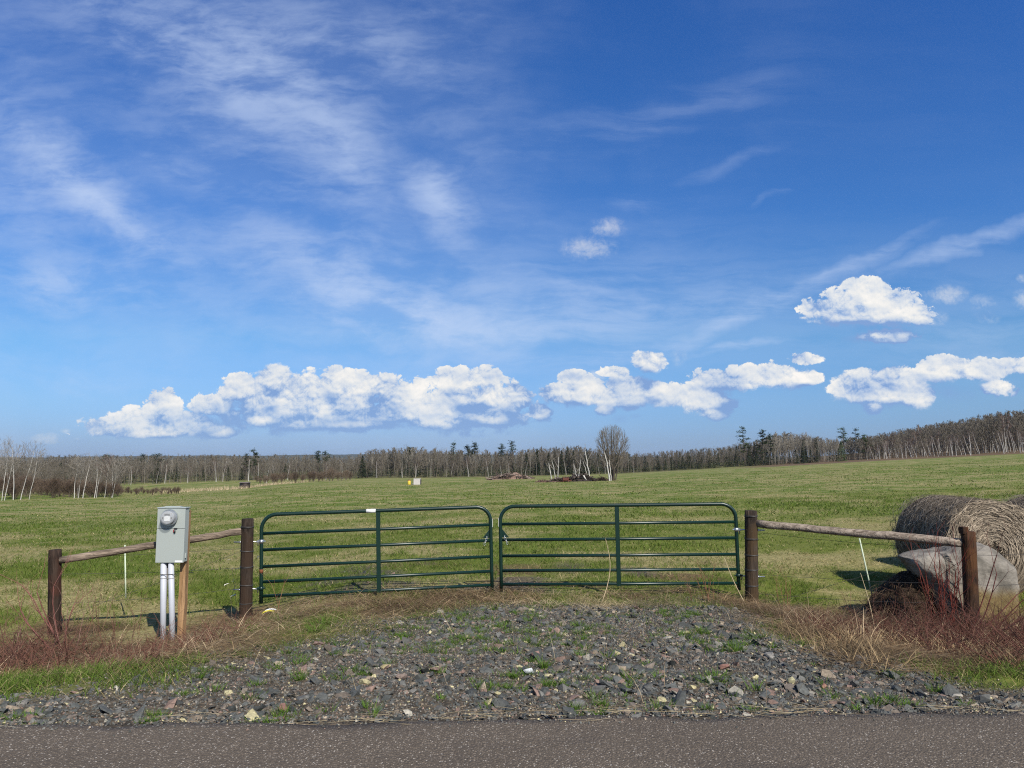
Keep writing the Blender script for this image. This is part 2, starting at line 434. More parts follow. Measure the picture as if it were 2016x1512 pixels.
# each layer is only worked out where it can stand in the sky
frontal = t.math('MULTIPLY', t.math('GREATER_THAN', sp.outputs[1], .25), t.math('GREATER_THAN', Vv, .004))
low = t.math('MULTIPLY', frontal, t.math('LESS_THAN', Vv, .34))
sh = mixsh(low, mixsh(frontal, bgnode(skyd), bgnode(withci)), bgnode(withcu))
W.node_tree.links.new(sh, W.node_tree.nodes['World Output'].inputs[0])
W.node_tree.nodes.remove(bg)
SC.view_settings.view_transform = 'Standard'; SC.view_settings.look = 'None'; SC.view_settings.exposure = math.log2(EXPK); SC.view_settings.gamma = 1
SC.render.engine = 'CYCLES'
SC.cycles.max_bounces = 6; SC.cycles.diffuse_bounces = 3; SC.cycles.transparent_max_bounces = 6; SC.cycles.volume_bounces = 1
SC.cycles.use_denoising = False; SC.cycles.filter_width = 1.15
SC.cycles.use_adaptive_sampling = True; SC.cycles.adaptive_threshold = .01
W.cycles.sampling_method = 'NONE'

# ------------------------------------------------------------------ ground sheet
def field_mat():
    m, t, b = newmat('field_ground', .95, .1)
    pos = t.add('ShaderNodeNewGeometry').outputs['Position']
    zone = t.add('ShaderNodeSeparateColor', {0: t.add('ShaderNodeAttribute', attribute_name='Col').outputs['Color']})
    gr, de, stw = zone.outputs[0], zone.outputs[1], zone.outputs[2]
    p2 = t.mapping(pos, (0,0,0), (0,0,0), (1, 1, .2))
    n1 = t.noise(p2, .045, 5, .6); n2 = t.noise(p2, .35, 5, .62); n3 = t.noise(p2, 2.2, 4, .6); n4 = t.noise(p2, 14, 3, .6)
    sp = t.add('ShaderNodeSeparateXYZ', {0: pos})
    far = t.mr(sp.outputs[1], 12, 60)
    n2f = t.math('ADD', t.math('MULTIPLY', n2, .62), t.math('ADD', t.math('MULTIPLY', n1, .3), t.math('MULTIPLY', n3, .22)))
    straw_far = t.mr(t.math('ADD', n2f, t.math('MULTIPLY', t.math('SUBTRACT', n4, .5), .25)), .52, .64)
    straw = t.math('ADD', t.math('MULTIPLY', stw, t.math('SUBTRACT', 1, far)), t.math('MULTIPLY', straw_far, far))
    greenA = t.mix(n3, (.076, .098, .014), (.145, .170, .030))
    greenB = t.mix(t.mr(n3, .3, .7), (.070, .113, .016), (.132, .175, .032))
    green = t.mix(far, greenA, greenB)
    green = t.mix(t.math('MULTIPLY', t.mr(t.noise(t.mapping(p2, (7, 3, 0)), .11, 4, .6), .42, .62), .32), green, (.165, .170, .040))
    strawc = t.mix(t.mr(n4, .35, .65), (.20, .16, .070), (.40, .33, .165))
    c = t.mix(t.math('MULTIPLY', straw, .74), green, strawc)
    # bleached and browned strips at the field's far edge on the rising side
    px = t.math('DIVIDE', sp.outputs[0], t.math('MAXIMUM', sp.outputs[1], 1))
    edge = t.math('MULTIPLY', t.mr(t.math('ADD', sp.outputs[1], t.math('MULTIPLY', n1, 30)), 246, 262), t.mr(px, .27, .36))
    c = t.mix(edge, c, t.mix(n3, (.10, .065, .04), (.17, .12, .07)))
    edge2 = t.math('MULTIPLY', t.mr(t.math('ADD', sp.outputs[1], t.math('MULTIPLY', n1, 20)), 280, 292), t.mr(px, .25, .3, 1, 0))
    c = t.mix(t.math('MULTIPLY', edge2, .6), c, (.07, .055, .035))
    dead = t.mix(t.mr(n4, .3, .7), (.055, .034, .018), (.17, .11, .055))
    c = t.mix(de, c, dead)
    vd = t.add('ShaderNodeTexVoronoi', {'Vector': pos, 'Scale': 55.0}); vs = t.add('ShaderNodeSeparateColor', {0: vd.outputs['Color']})
    dirt = t.mix(t.mr(n4, .35, .7), (.045, .038, .029), (.125, .098, .068))
    dirt = t.mix(t.math('MULTIPLY', t.mr(vd.outputs['Distance'], .5, .3), t.mr(vs.outputs[0], .35, .45)), dirt, t.ramp(vs.outputs[1], [(0, (.05, .05, .045)), (.5, (.10, .092, .078)), (.8, (.19, .15, .11)), (1, (.34, .29, .2))]))
    c = t.mix(gr, c, dirt)
    setc(t, b, c)
    hb = t.math('ADD', t.math('MULTIPLY', n4, .5), n3)
    bump(t, b, hb, .6, .08)
    return m
M_FIELD = field_mat()
ys1 = np.concatenate([np.linspace(-60, -6, 10), np.linspace(-5, 4.2, 18), np.arange(4.3, 13.2, .1)])
g = 13.2; more = []
while g < 7500:
    g *= 1.022 if g < 80 else 1.035; more.append(g)
ys1 = np.concatenate([ys1, more])
wv = np.linspace(-1, 1, 181); wv = .32*wv + .68*wv**3
X = np.stack([wv*(16 + 1.3*max(y, 0)) if y > 0 else wv*60 for y in ys1]); Y = np.repeat(ys1[:, None], len(wv), 1)
Z = H(X, Y)
nr, nc = X.shape
idx = np.arange(nr*nc).reshape(nr, nc)
F = np.stack([idx[:-1, :-1], idx[:-1, 1:], idx[1:, 1:], idx[1:, :-1]], -1).reshape(-1, 4)
colz = np.stack([z_gravel(X, Y), z_dead(X, Y), z_straw(X, Y)], -1).reshape(-1, 3)
tag(link('ground', mesh_np('ground', np.stack([X, Y, Z], -1).reshape(-1, 3), [F], [M_FIELD], smooth=True, col=colz)), kind='structure')

# road
def road_mat():
    m, t, b = newmat('asphalt', .9, .3)
    pos = t.add('ShaderNodeTexCoord').outputs['Object']
    base = t.mix(t.noise(pos, 1.4, 5, .6), (.072, .056, .040), (.120, .095, .068))
    v = t.add('ShaderNodeTexVoronoi', {'Vector': pos, 'Scale': 82.0, 'Randomness': 1.0})
    sp = t.add('ShaderNodeSeparateColor', {0: v.outputs['Color']})
    chip = t.math('MULTIPLY', t.mr(v.outputs['Distance'], .46, .30), t.mr(sp.outputs[0], .46, .50))
    chipc = t.ramp(sp.outputs[1], [(0, (.13, .10, .072)), (.45, (.23, .18, .13)), (.8, (.34, .29, .23)), (1, (.58, .53, .45))])
    c = t.mix(chip, base, chipc)
    v2 = t.add('ShaderNodeTexVoronoi', {'Vector': pos, 'Scale': 150.0, 'Randomness': 1.0})
    s2 = t.add('ShaderNodeSeparateColor', {0: v2.outputs['Color']})
    c = t.mix(t.math('MULTIPLY', t.mr(v2.outputs['Distance'], .5, .3), t.mr(s2.outputs[0], .55, .6)), c, t.mix(s2.outputs[1], (.04, .033, .024), (.28, .225, .165)))
    stain = t.mr(t.noise(t.mapping(pos, (0,0,0), (0,0,0), (.55, 1.6, 1)), .9, 4, .55), .56, .70)
    c = t.mix(t.math('MULTIPLY', stain, .5), c, (.046, .038, .033))
    tyre = t.mr(t.noise(t.mapping(pos, (2,0,0), (0,0,0), (.12, 1.1, 1)), 1.0, 3, .5), .45, .62)
    c = t.mix(t.math('MULTIPLY', tyre, .22), c, t.mix(.5, base, (.05, .043, .037)))
    setc(t, b, c)
    bump(t, b, t.math('ADD', v.outputs['Distance'], t.noise(pos, 60, 3, .6)), .7, .008)
    return m
xs = np.concatenate([np.linspace(-60, -5, 60)[:-1], np.arange(-5, 5, .03), np.linspace(5, 60, 60)])
rows = []
for k, o in enumerate((0, .03, .12, .5, 1.5, 3, 5, 7.4)):
    e = road_edge(xs) + .05*(fbm(xs, xs*0, .6, 81, 5)-.5)*4.2
    y = e - o
    z = np.full_like(xs, -.045 if k == 0 else (-.004 if k == 1 else .0)) + .02*min(o, 3.6)*.4*(o > .4)*0
    rows.append(np.stack([xs, y, z], 1))
V = np.concatenate(rows); n = len(xs); idx = np.arange(len(V)).reshape(len(rows), n)
F = np.stack([idx[1:, :-1], idx[1:, 1:], idx[:-1, 1:], idx[:-1, :-1]], -1).reshape(-1, 4)
tag(link('road', mesh_np('road', V, [F], [road_mat()], smooth=True)), kind='structure')

# distant ridge
def ridge():
    mt, t, b = newmat('far_wooded_ridge', .95, .05)
    pos = t.add('ShaderNodeTexCoord').outputs['Object']
    setc(t, b, t.mix(t.noise(pos, .012, 5, .65), (.030, .042, .035), (.07, .075, .06)))
    V = []; rows = []
    for (Yc, hk, seed) in ((4300, 1.0, 1), (5600, 1.35, 2)):
        x = np.linspace(-5200, 4200, 700)*Yc/4300
        h = (fbm(x, x*0, 1500, 90+seed, 5)-.5)*40*hk + 9*hk + (fbm(x, x*0, 35, 95+seed, 3)-.5)*3
        pxs = 1008 + FPX*x/Yc
        h = h*np.interp(pxs, [-800, 0, 300, 700, 1000, 1300, 2000, 3000], [1.2, 1.0, 1.3, 1.5, 1.3, .8, .5, .5])
        for (dy, k) in ((-900, 0), (-350, .6), (0, 1), (700, .5), (1500, 0)):
            rows.append(np.stack([x, np.full_like(x, Yc+dy), -16 + (np.maximum(h, 1)+16)*k], 1))
    out = []; Fs = []; n = 700
    for k in range(2):
        idx = np.arange(5*n).reshape(5, n) + k*5*n
        Fs.append(np.stack([idx[:-1, :-1], idx[:-1, 1:], idx[1:, 1:], idx[1:, :-1]], -1).reshape(-1, 4))
    tag(link('distant_hills', mesh_np('hills', np.concatenate(rows), Fs, [mt], smooth=True)), kind='structure')
ridge()
# ------------------------------------------------------------------ materials of the built things
M_GATE = flat('green_gate_paint', (.0045, .021, .0150), .34, .45, 0, .15, 3)
M_RUST = flat('rust', (.16, .055, .025), .85)
M_ZINC = flat('galvanised_steel', (.50, .52, .54), .38, .5, .85, .12, 20)
M_WIRE = flat('weathered_wire', (.085, .08, .076), .55, .4, .5, .2, 20)
M_STICK = flat('white_sticker', (.78, .78, .76), .5, .3, 0, .05, 40)
M_BLACK = flat('black_plastic', (.012, .012, .013), .4, .4)
def wood(name, dark, light, red=None, sc=(7, 7, .9), cracks=True):
    m, t, b = newmat(name, .88, .18)
    pos = t.add('ShaderNodeTexCoord').outputs['Object']
    p = t.mapping(pos, (0,0,0), (0,0,0), sc)
    n = t.noise(p, 3.2, 6, .65, .6)
    c = t.mix(t.mr(n, .32, .7), dark, light)
    if red: c = t.mix(t.mr(t.noise(pos, 3.0, 3, .5), .42, .62), c, red)
    if cracks:
        k = t.noise(t.mapping(pos, (4,2,0), (0,0,0), (sc[0]*2.6, sc[1]*2.6, sc[2]*.8)), 3.0, 4, .6)
        c = t.mix(t.math('MULTIPLY', t.mr(k, .62, .70), .75), c, tuple(x*.3 for x in dark))
    setc(t, b, c); bump(t, b, t.math('ADD', n, t.math('MULTIPLY', k, .6)) if cracks else n, .9, .02)
    return m
M_POST = wood('dark_weathered_post', (.012, .008, .006), (.055, .040, .030), (.042, .026, .017))
M_POSTG = wood('grey_brown_post', (.018, .013, .010), (.072, .052, .037), (.060, .038, .020))
M_POSTR = wood('reddish_brown_post', (.012, .008, .006), (.056, .036, .026), (.055, .023, .015))
M_POSTO = wood('orange_brown_post', (.014, .008, .006), (.062, .034, .020), (.085, .038, .016))
M_RAIL = wood('grey_stripped_rail', (.13, .10, .075), (.38, .31, .245), None, (.9, 7, 7))
M_RAILD = wood('brown_grey_rail', (.085, .064, .048), (.33, .255, .19), None, (.9, 7, 7))
M_LUMBER = wood('tan_lumber', (.24, .14, .065), (.42, .26, .135), None, (6, 6, .6))

def post(mb, base, top, r, mi=0, sides=28, wob=.05):
    n = 14; path = []; rad = []
    for i in range(n):
        k = i/(n-1); p = base.lerp(top, k)
        path.append(p); rad.append(r*(1.03 - .05*k + random.uniform(-wob, wob)*.4))
    rad[-1] *= .985
    mb.tube(path, rad, sides, mi, True, .02)
def ring(mb, c, r, wr=.004, n=20, tilt=(0, 0)):
    mb.tube([c + Vector((math.cos(a)*r, math.sin(a)*r, math.sin(a)*tilt[0] + math.cos(a)*tilt[1])) for a in [2*math.pi*i/n for i in range(n+1)]], wr, 6, 0, False)
def wire(mb, a, b, sag=.02, r=.0022, n=10, wob=.004):
    mb.tube([a.lerp(b, i/n) + Vector((0, random.uniform(-wob, wob), -sag*4*(i/n)*(1-i/n) + random.uniform(-wob, wob))) for i in range(n+1)], r, 5, 0, False)

# ------------------------------------------------------------------ gates
GA, GB = P(514, 1188, 10.3), P(969, 1165, 10.7)
GC, GD = P(987, 1164, 10.7), P(1455, 1162, 10.5)
def gate(hinge, free, H_=1.185, label='', sticker=False, flip=1):
    root = empty('farm_gate', hinge, label, 'gate', 'pair of gates across the drive')
    xd = (free - hinge); L = xd.length; xd = xd.normalized()
    yd = Vector((0, 0, 1)).cross(xd).normalized(); zd = xd.cross(yd).normalized()
    if zd.z < 0: yd, zd = -yd, -zd
    def W_(x, z, y=0): return hinge + xd*x + zd*z + yd*y
    front = -1 if yd.y > 0 else 1
    r = .0255; cr = .20
    path = [W_(0, 0)] + [W_(0, z) for z in (.3, .7)] + [W_(0, H_-cr)]
    for i in range(1, 9):
        a = math.pi/2*i/8; path.append(W_(cr-cr*math.cos(a), H_-cr+cr*math.sin(a)))
    path += [W_(L*k, H_) for k in (.25, .5, .75)]
    for i in range(0, 9):
        a = math.pi/2*i/8; path.append(W_(L-cr+cr*math.sin(a), H_-cr+cr*math.cos(a)))
    path += [W_(L, z) for z in (.7, .3, 0)]
    mb = MB(); mb.tube(path, r, 14); mb.build('frame', M_GATE, root)
    for z in (.095, .285, .49, .715, .935):
        mb = MB(); mb.tube([W_(.02, z), W_(L*.5, z - .002), W_(L-.02, z)], .0212, 12); mb.build('bar', M_GATE, root)
    # vertical brace: an open channel with flanges, standing proud of the bars
    mb = MB(); q = L/2
    Mx = Matrix((( xd.x, yd.x, zd.x, 0), (xd.y, yd.y, zd.y, 0), (xd.z, yd.z, zd.z, 0), (0, 0, 0, 1)))
    Mx = Matrix.Translation(hinge) @ Mx
    f = front
    mb.bbox((q-.026, min(f*.018, f*.024), .07), (q+.026, max(f*.018, f*.024), H_-.02), .002, 1, 0, Mx)
    for s in (-1, 1):
        mb.bbox((q+s*.026-.003, min(f*.026, -f*.02), .07), (q+s*.026+.003, max(f*.026, -f*.02), H_-.02), .0015, 1, 0, Mx)
    mb.build('vertical_brace', M_GATE, root)
    if sticker:
        mb = MB(); mb.tube([W_(q-.035, H_+.0005), W_(q-.165, H_+.0015)], r+.0015, 14); mb.build('sticker', M_STICK, root)
    # latch lug and chain on the free stile
    mb = MB()
    z = .73
    a, b, c = W_(L-.02, z+.14), W_(L-.02, z+.02), W_(L-.12, z+.02)
    t_ = yd*.004
    mb.raw([a-t_, b-t_, c-t_, a+t_, b+t_, c+t_], [(0,1,2), (5,4,3), (0,3,4,1), (1,4,5,2), (2,5,3,0)])
    mb.build('latch_lug', M_GATE, root)
    mb = MB()
    for i in range(4):
        p = W_(L-.06-.012*i, z+.03-.03*i, front*.03); n = 10
        mb.tube([p + xd*(.011*math.cos(2*math.pi*k/n))*(1 if i % 2 else .3) + yd*(.011*math.cos(2*math.pi*k/n))*(.3 if i % 2 else 1) + zd*.02*math.sin(2*math.pi*k/n) for k in range(n+1)], .0032, 6, 0, False)
    mb.build('chain', M_ZINC, root)
    mb = MB(); mb.bbox((L+.0235, -.012, .90), (L+.0275, .012, 1.02), .001, 1, 0, Mx); mb.build('reflector', M_STICK, root)
    # straps for the hinge pins
    for z, mt in ((.83, M_ZINC), (.20, M_GATE)):
        mb = MB(); mb.tube([W_(0, z-.025), W_(0, z+.025)], r+.005, 14)
        mb.bbox((-.06, -.012, z-.014), (-.02, .012, z+.014), .003, 1, 0, Mx)
        mb.bbox((.02, -.008, z-.008), (.055, .008, z+.008), .003, 1, 0, Mx)
        mb.build('hinge_strap', mt, root)
    if sticker:
        mb = MB(); mb.tube([W_(0, .405), W_(0, .455)], r+.001, 14); mb.build('rust_patch', M_RUST, root)
    return W_
WL = gate(GA, GB, 1.19, 'green tubular steel gate with a white sticker on its top bar', True)
WR = gate(GD, GC, 1.185, 'green tubular steel gate without sticker, hung from the post nearest the boulder')

# ------------------------------------------------------------------ fences beside the gates
def bands(root, o, base, top, r, ks):
    for k in ks:
        mb = MB(); c = base.lerp(top, k); ring(mb, c, r+.004, .0042, 20, (random.uniform(-.006, .006), random.uniform(-.006, .006)))
        ring(mb, c + Vector((0, 0, .009)), r+.0035, .0035, 20, (.002, -.003))
        b = mb.build('wire_band', M_WIRE, None); b.parent = o
        me = b.data; me.transform(Matrix.Translation(-root.location))
def brace_fence(label, gp_b, gp_t, gr, ep_b, ep_t, er, ra, rb, rr, mats, ks, wires, bolt_side, notch=False):
    root = empty('brace_fence', Vector(((gp_b.x+ep_b.x)/2, (gp_b.y+ep_b.y)/2, min(gp_b.z, ep_b.z))), label, 'fence', 'fences beside the gates')
    mb = MB(); post(mb, gp_b - Vector((0, 0, .25)), gp_t, gr); gpo = mb.build('gate_post', mats[0], root)
    gpo_b = gp_b - Vector((0, 0, .25))
    bands(root, gpo, gpo_b, gp_t, gr, ks)
    mb = MB(); post(mb, ep_b - Vector((0, 0, .25)), ep_t, er)
    if notch:
        d = (ep_t-ep_b).normalized()
        mb.bbox((-.09, -.05, -.03), (-.02, .05, .055), .006, 1, 0, Matrix.Translation(ep_t))
    mb.build('end_post', mats[1], root)
    mb = MB(); n = 16
    d = rb - ra; nrm = Vector((0, 0, 1))
    path = [ra.lerp(rb, i/(n-1)) + Vector((0, random.uniform(-.004, .004), random.uniform(-.006, .006))) for i in range(n)]
    mb.tube(path, [rr*(1 + random.uniform(-.05, .05)) for _ in range(n)], 16, 0, True, .015)
    mb.build('rail', mats[2], root)
    for a, b, sag in wires:
        mb = MB(); wire(mb, a, b, sag); mb.build('wire', M_WIRE, root)
    # hinge pins through the gate post
    for z, gx in bolt_side:
        mb = MB(); s = 1 if gx.x > gp_b.x else -1
        k = (z - gp_b.z)/(gp_t.z-gp_b.z); c = gp_b.lerp(gp_t, k)
        a = c - Vector((s*(gr+.10), 0, 0)); b = Vector((gx.x - s*.075, c.y*.35+gx.y*.65, z)); e = Vector((gx.x - s*.045, gx.y, z))
        mb.tube([a, c, b - Vector((s*.03, 0, 0)), b, e + Vector((0, 0, -.012)), e + Vector((0, 0, -.06))], .0085, 8)
        mb.tube([c - Vector((s*(gr+.004), 0, 0)), c - Vector((s*(gr+.02), 0, 0))], .018, 6)
        mb.build('hinge_pin', M_ZINC, root)
    return root
def upto(px, py, Y): return P(px, py, Y)
lg_b, lg_t = P(485, 1200, 10.2), P(487.5, 1021, 10.2)
le_b, le_t = P(109, 1250, 9.9), P(108.5, 1082, 9.9)
rg_b, rg_t = P(1479, 1178, 10.4), P(1478.5, 1005, 10.4)
re_b, re_t = P(1913, 1230, 9.05), P(1906, 1046, 9.05)
for v in (lg_b, le_b, rg_b, re_b): v.z = min(v.z, float(H(v.x, v.y)))
def on_gate(Wf, z): return Wf(0, z)
wl = [(P(116, 1130, 9.9), P(476, 1118, 10.2), .02), (P(116, 1188, 9.9), P(476, 1158, 10.2), .03), (P(116, 1098, 9.9), P(476, 1080, 10.2), .01), (P(474, 1085, 10.2), P(118, 1215, 9.9), .02)]
brace_fence('rail fence left of the gates, standing behind the grey meter cabinet', lg_b, lg_t, .0815, le_b, le_t, .0775, P(119, 1103, 9.88), P(476, 1046, 10.18), .047,
            (M_POST, M_POSTR, M_RAILD), (.30, .45, .60, .73, .93), wl, [(WL(0, .83).z, WL(0, .83)), (WL(0, .20).z, WL(0, .20))])
wr = [(P(1490, 1048, 10.4), P(1785, 1076, 9.45), .015), (P(1488, 1130, 10.4), P(1902, 1150, 9.05), .02), (P(1488, 1168, 10.4), P(1902, 1188, 9.05), .03),
      (P(1519, 1186, 10.25), P(1757, 1115, 9.6), .01), (P(1905, 1150, 9.05), P(2080, 1146, 8.7), .02), (P(1905, 1092, 9.05), P(2080, 1086, 8.7), .02)]
brace_fence('rail fence right of the gates, its pale rail ending before the boulder', rg_b, rg_t, .0865, re_b, re_t, .0805, P(1490, 1031, 10.37), P(1901, 1069, 9.07), .052,
            (M_POSTG, M_POSTO, M_RAIL), (.33, .47, .60, .745, .95), wr, [(WR(0, .83).z, WR(0, .83)), (WR(0, .20).z, WR(0, .20))], True)

# thin stakes that carry the electric wire
M_STAKE = flat('pale_fibreglass', (.46, .52, .38), .5)
for a, b, lab in ((P(247, 1143, 11.0), P(246, 1073, 11.0), 'thin pale stake upright in the grass left of the meter cabinet'),
                  (P(1709, 1136, 10.6), P(1692, 1060, 10.6), 'thin pale stake leaning under the right hand rail')):
    mb = MB(); a2 = a.copy(); a2.z = min(a.z, float(H(a.x, a.y))) - .05
    if a.z - a2.z > .3: a2 = a + (a-b).normalized()*.25; 
    mb.tube([a2, a, b], .0105, 8)
    tag(mb.build('fence_stake', M_STAKE), lab, 'stake', 'electric fence stakes')

# ------------------------------------------------------------------ electric meter
def meter():
    M_CAB = flat('grey_enamel', (.335, .365, .34), .42, .45, 0, .035, 2)
    M_PVC = flat('grey_conduit', (.44, .455, .49), .45, .4, 0, .06, 5)
    M_PIPE = flat('dull_ground_pipe', (.17, .16, .15), .6, .3)
    M_GLASS, t, b = newmat('meter_glass', .03, .5); setc(t, b, (.6, .62, .62)); b.inputs['Alpha'].default_value = .16
    M_DARK = flat('meter_dial_dark', (.05, .052, .055), .5); M_RED = flat('red_seal', (.35, .02, .03), .5)
    Yf = 9.5
    tl, br = P(310.5, 999, Yf), P(360.5, 1108, Yf)
    x0, x1, z1, z0 = tl.x, br.x, tl.z, br.z; d = .135
    base = G(340, 9.62)
    root = empty('meter_pedestal', Vector((base.x, 9.62, base.z)), 'grey electric meter cabinet on a wooden post with conduits', 'electric meter')
    # wooden support, square, bark edge knots
    mb = MB(); pb = P(358, 1240, 9.69); hw = .036; y0 = Yf + d + .004
    zb = float(H(pb.x, 9.69)) - .15
    n = 12; vs = []
    xc = pb.x
    for i in range(n+1):
        z = zb + (z1-.05-zb)*i/n; bulge = .012*math.exp(-((z-(zb+.55))/.06)**2)
        for sx, sy in ((-1, 0), (1, 0), (1, 1), (-1, 1)):
            vs.append((xc + sx*hw - (bulge if sx < 0 else -bulge*.6), y0 + sy*.092, z))
    fs = [(i*4+k, i*4+(k+1) % 4, (i+1)*4+(k+1) % 4, (i+1)*4+k) for i in range(n) for k in range(4)] + [(n*4, n*4+1, n*4+2, n*4+3)]
    mb.raw(vs, fs); mb.build('support_post', M_LUMBER, root)
    # cabinet
    mb = MB(); zs = z1 - (z1-z0)*.385
    mb.bbox((x0+.006, Yf+.012, z0+.004), (x1-.006, Yf+d, z1-.006), .006, 2)
    cab = mb.build('cabinet', M_CAB, root)
    def sub(name, mb, mat):
        o = mb.build(name, mat, None); o.data.transform(Matrix.Translation(-root.location)); o.parent = cab; return o
    mb = MB(); mb.bbox((x0, Yf, zs+.002), (x1, Yf+.022, z1-.012), .004, 2); sub('meter_cover', mb, M_CAB)
    mb = MB(); mb.bbox((x0, Yf, z0), (x1, Yf+.022, zs-.002), .004, 2); sub('lower_cover', mb, M_CAB)
    mb = MB(); mb.bbox((x0-.006, Yf-.008, z1-.012), (x1+.006, Yf+d+.006, z1), .003, 2); mb.bbox((x0+.07, Yf+.03, z1), (x1-.08, Yf+.1, z1+.012), .003, 1); sub('lid', mb, M_CAB)
    mb = MB(); mb.box((x1-.105, Yf-.0015, z0+.006), (x1-.012, Yf, z0+.028)); sub('sticker', mb, M_STICK)
    mb = MB(); mb.bbox((x1-.13, Yf-.012, zs-.006), (x1-.09, Yf, zs+.008), .002, 1); mb.tube([(x1-.118, Yf-.014, zs-.02), (x1-.118, Yf-.014, zs-.05)], .011, 8); sub('hasp', mb, M_BLACK)
    mb = MB(); mb.bbox((x1-.137, Yf-.016, zs-.045), (x1-.128, Yf-.004, zs-.01), .002, 1); sub('seal', mb, M_RED)
    mb = MB(); mb.bbox((x1-.006, Yf+.05, z0+.05), (x1+.008, Yf+.075, z0+.11), .003, 1); sub('side_latch', mb, M_CAB)
    # meter: ring, body and glass dome with a dial inside
    mc = P(335.5, 1018.5, Yf)
    def cyl(y0, y1, r0, r1=None, n=40):
        m_ = MB(); r1 = r0 if r1 is None else r1
        m_.tube([(mc.x, y0, mc.z), (mc.x, y0*.5+y1*.5, mc.z), (mc.x, y1, mc.z)], [r0, (r0+r1)/2, r1], n); return m_
    mr_ = cyl(Yf+.002, Yf-.028, .099, .097).build('meter', M_CAB, root)
    def msub(name, mb, mat):
        o = mb.build(name, mat, None); o.data.transform(Matrix.Translation(-root.location)); o.parent = mr_; return o
    msub('ring', cyl(Yf-.028, Yf-.045, .103, .103), M_ZINC)
    msub('body', cyl(Yf-.045, Yf-.085, .080, .080), flat('meter_body_grey', (.34, .35, .36), .5))
    yd = Yf-.086
    mb = MB(); mb.tube([(mc.x, yd+.001, mc.z), (mc.x, yd-.004, mc.z)], .074, 40); msub('dial', mb, flat('dial_grey', (.30, .31, .32), .5))
    mb = MB(); mb.box((mc.x-.036, yd-.0075, mc.z-.04), (mc.x+.036, yd-.0045, mc.z+.018))
    mb.box((mc.x-.018, yd-.0075, mc.z+.018), (mc.x+.018, yd-.0045, mc.z+.027)); msub('face_label', mb, M_STICK)
    mb = MB(); mb.box((mc.x-.033, yd-.0085, mc.z+.029), (mc.x+.033, yd-.005, mc.z+.05)); msub('display', mb, M_BLACK)
    for s in (-1, 1):
        mb = MB(); mb.box((mc.x+s*.055-.006, yd-.008, mc.z-.012), (mc.x+s*.055+.006, yd-.005, mc.z+.012)); msub('terminal_mark', mb, M_DARK)
    dome = MB(); prof = [(.088, Yf-.046), (.088, Yf-.10), (.084, Yf-.118), (.07, Yf-.126), (.03, Yf-.129), (.001, Yf-.1295)]
    dome.tube([(mc.x, y, mc.z) for _, y in prof], [r for r, _ in prof], 40, 0, False)
    inner = [(r-.004 if r > .01 else r, y+.004) for r, y in prof]
    dome.tube([(mc.x, y, mc.z) for _, y in reversed(inner)], [r for r, _ in reversed(inner)], 40, 0, False)
    msub('glass_cover', dome, M_GLASS)
    # conduits
    for (pa, pb_, r, lean) in (((322, 1105), (322, 1252), .036, 0), ((336.5, 1105), (341, 1249), .035, 0)):
        a = P(*pa, Yf+.05); b2 = P(*pb_, Yf+.05); b2.z = float(H(b2.x, b2.y)) - .12
        mb = MB(); mb.tube([b2, a.lerp(b2, .5), a + Vector((0, 0, .03))], r, 20); c = mb.build('conduit', M_PVC, root)
        mb = MB(); k = .19; q = a.lerp(b2, k); mb.tube([q, q + (b2-a).normalized()*.006], r+.0022, 20)
        o = mb.build('strap', M_PIPE, None); o.data.transform(Matrix.Translation(-root.location)); o.parent = c
        mb = MB(); mb.tube([a + Vector((0, 0, -.005)), a + Vector((0, 0, .03))], r+.007, 20)
        o = mb.build('coupling', M_PIPE, None); o.data.transform(Matrix.Translation(-root.location)); o.parent = c
    a = P(329.5, 1112, Yf+.09); b2 = a.copy(); b2.z = float(H(a.x, a.y)) - .1
    mb = MB(); mb.tube([b2, a + Vector((0, 0, .05))], .012, 10); mb.build('ground_pipe', M_PIPE, root)
    mb = MB(); mb.tube([P(316, 1131, Yf), P(345, 1130.5, Yf+.02), P(352, 1130, Yf+d), P(380, 1127, Yf+.3)], .004, 6); mb.build('tie_wire', M_WIRE, root)
meter()

# ------------------------------------------------------------------ hay bales
def hay_mat(name, a, b_, c_):
    m, t, b = newmat(name, .95, .1)
    pos = t.add('ShaderNodeTexCoord').outputs['Object']
    sp = t.add('ShaderNodeSeparateXYZ', {0: pos})
    r = t.math('SQRT', t.math('ADD', t.math('MULTIPLY', sp.outputs[0], sp.outputs[0]), t.math('MULTIPLY', sp.outputs[2], sp.outputs[2])))
    an = t.math('ARCTAN2', sp.outputs[2], sp.outputs[0])
    pol = t.add('ShaderNodeCombineXYZ', {0: t.math('MULTIPLY', t.math('ADD', r, t.math('MULTIPLY', t.noise(pos, 4, 3, .6), .12)), 24), 1: t.math('MULTIPLY', an, 2.2), 2: t.math('MULTIPLY', sp.outputs[1], 26)}).outputs[0]
    n = t.noise(pol, 1.3, 5, .7, .5)
    n2 = t.noise(pos, 3.0, 4, .6)
    c = t.mix(t.mr(n, .36, .64), a, b_); c = t.mix(t.mr(n2, .45, .7), c, c_)
    setc(t, b, c); bump(t, b, n, .9, .03)
    return m
M_HAY = hay_mat('weathered_hay', (.06, .047, .034), (.23, .185, .135), (.14, .11, .082))
M_STRAND = attr_mat('hay_strand', .9, .1)
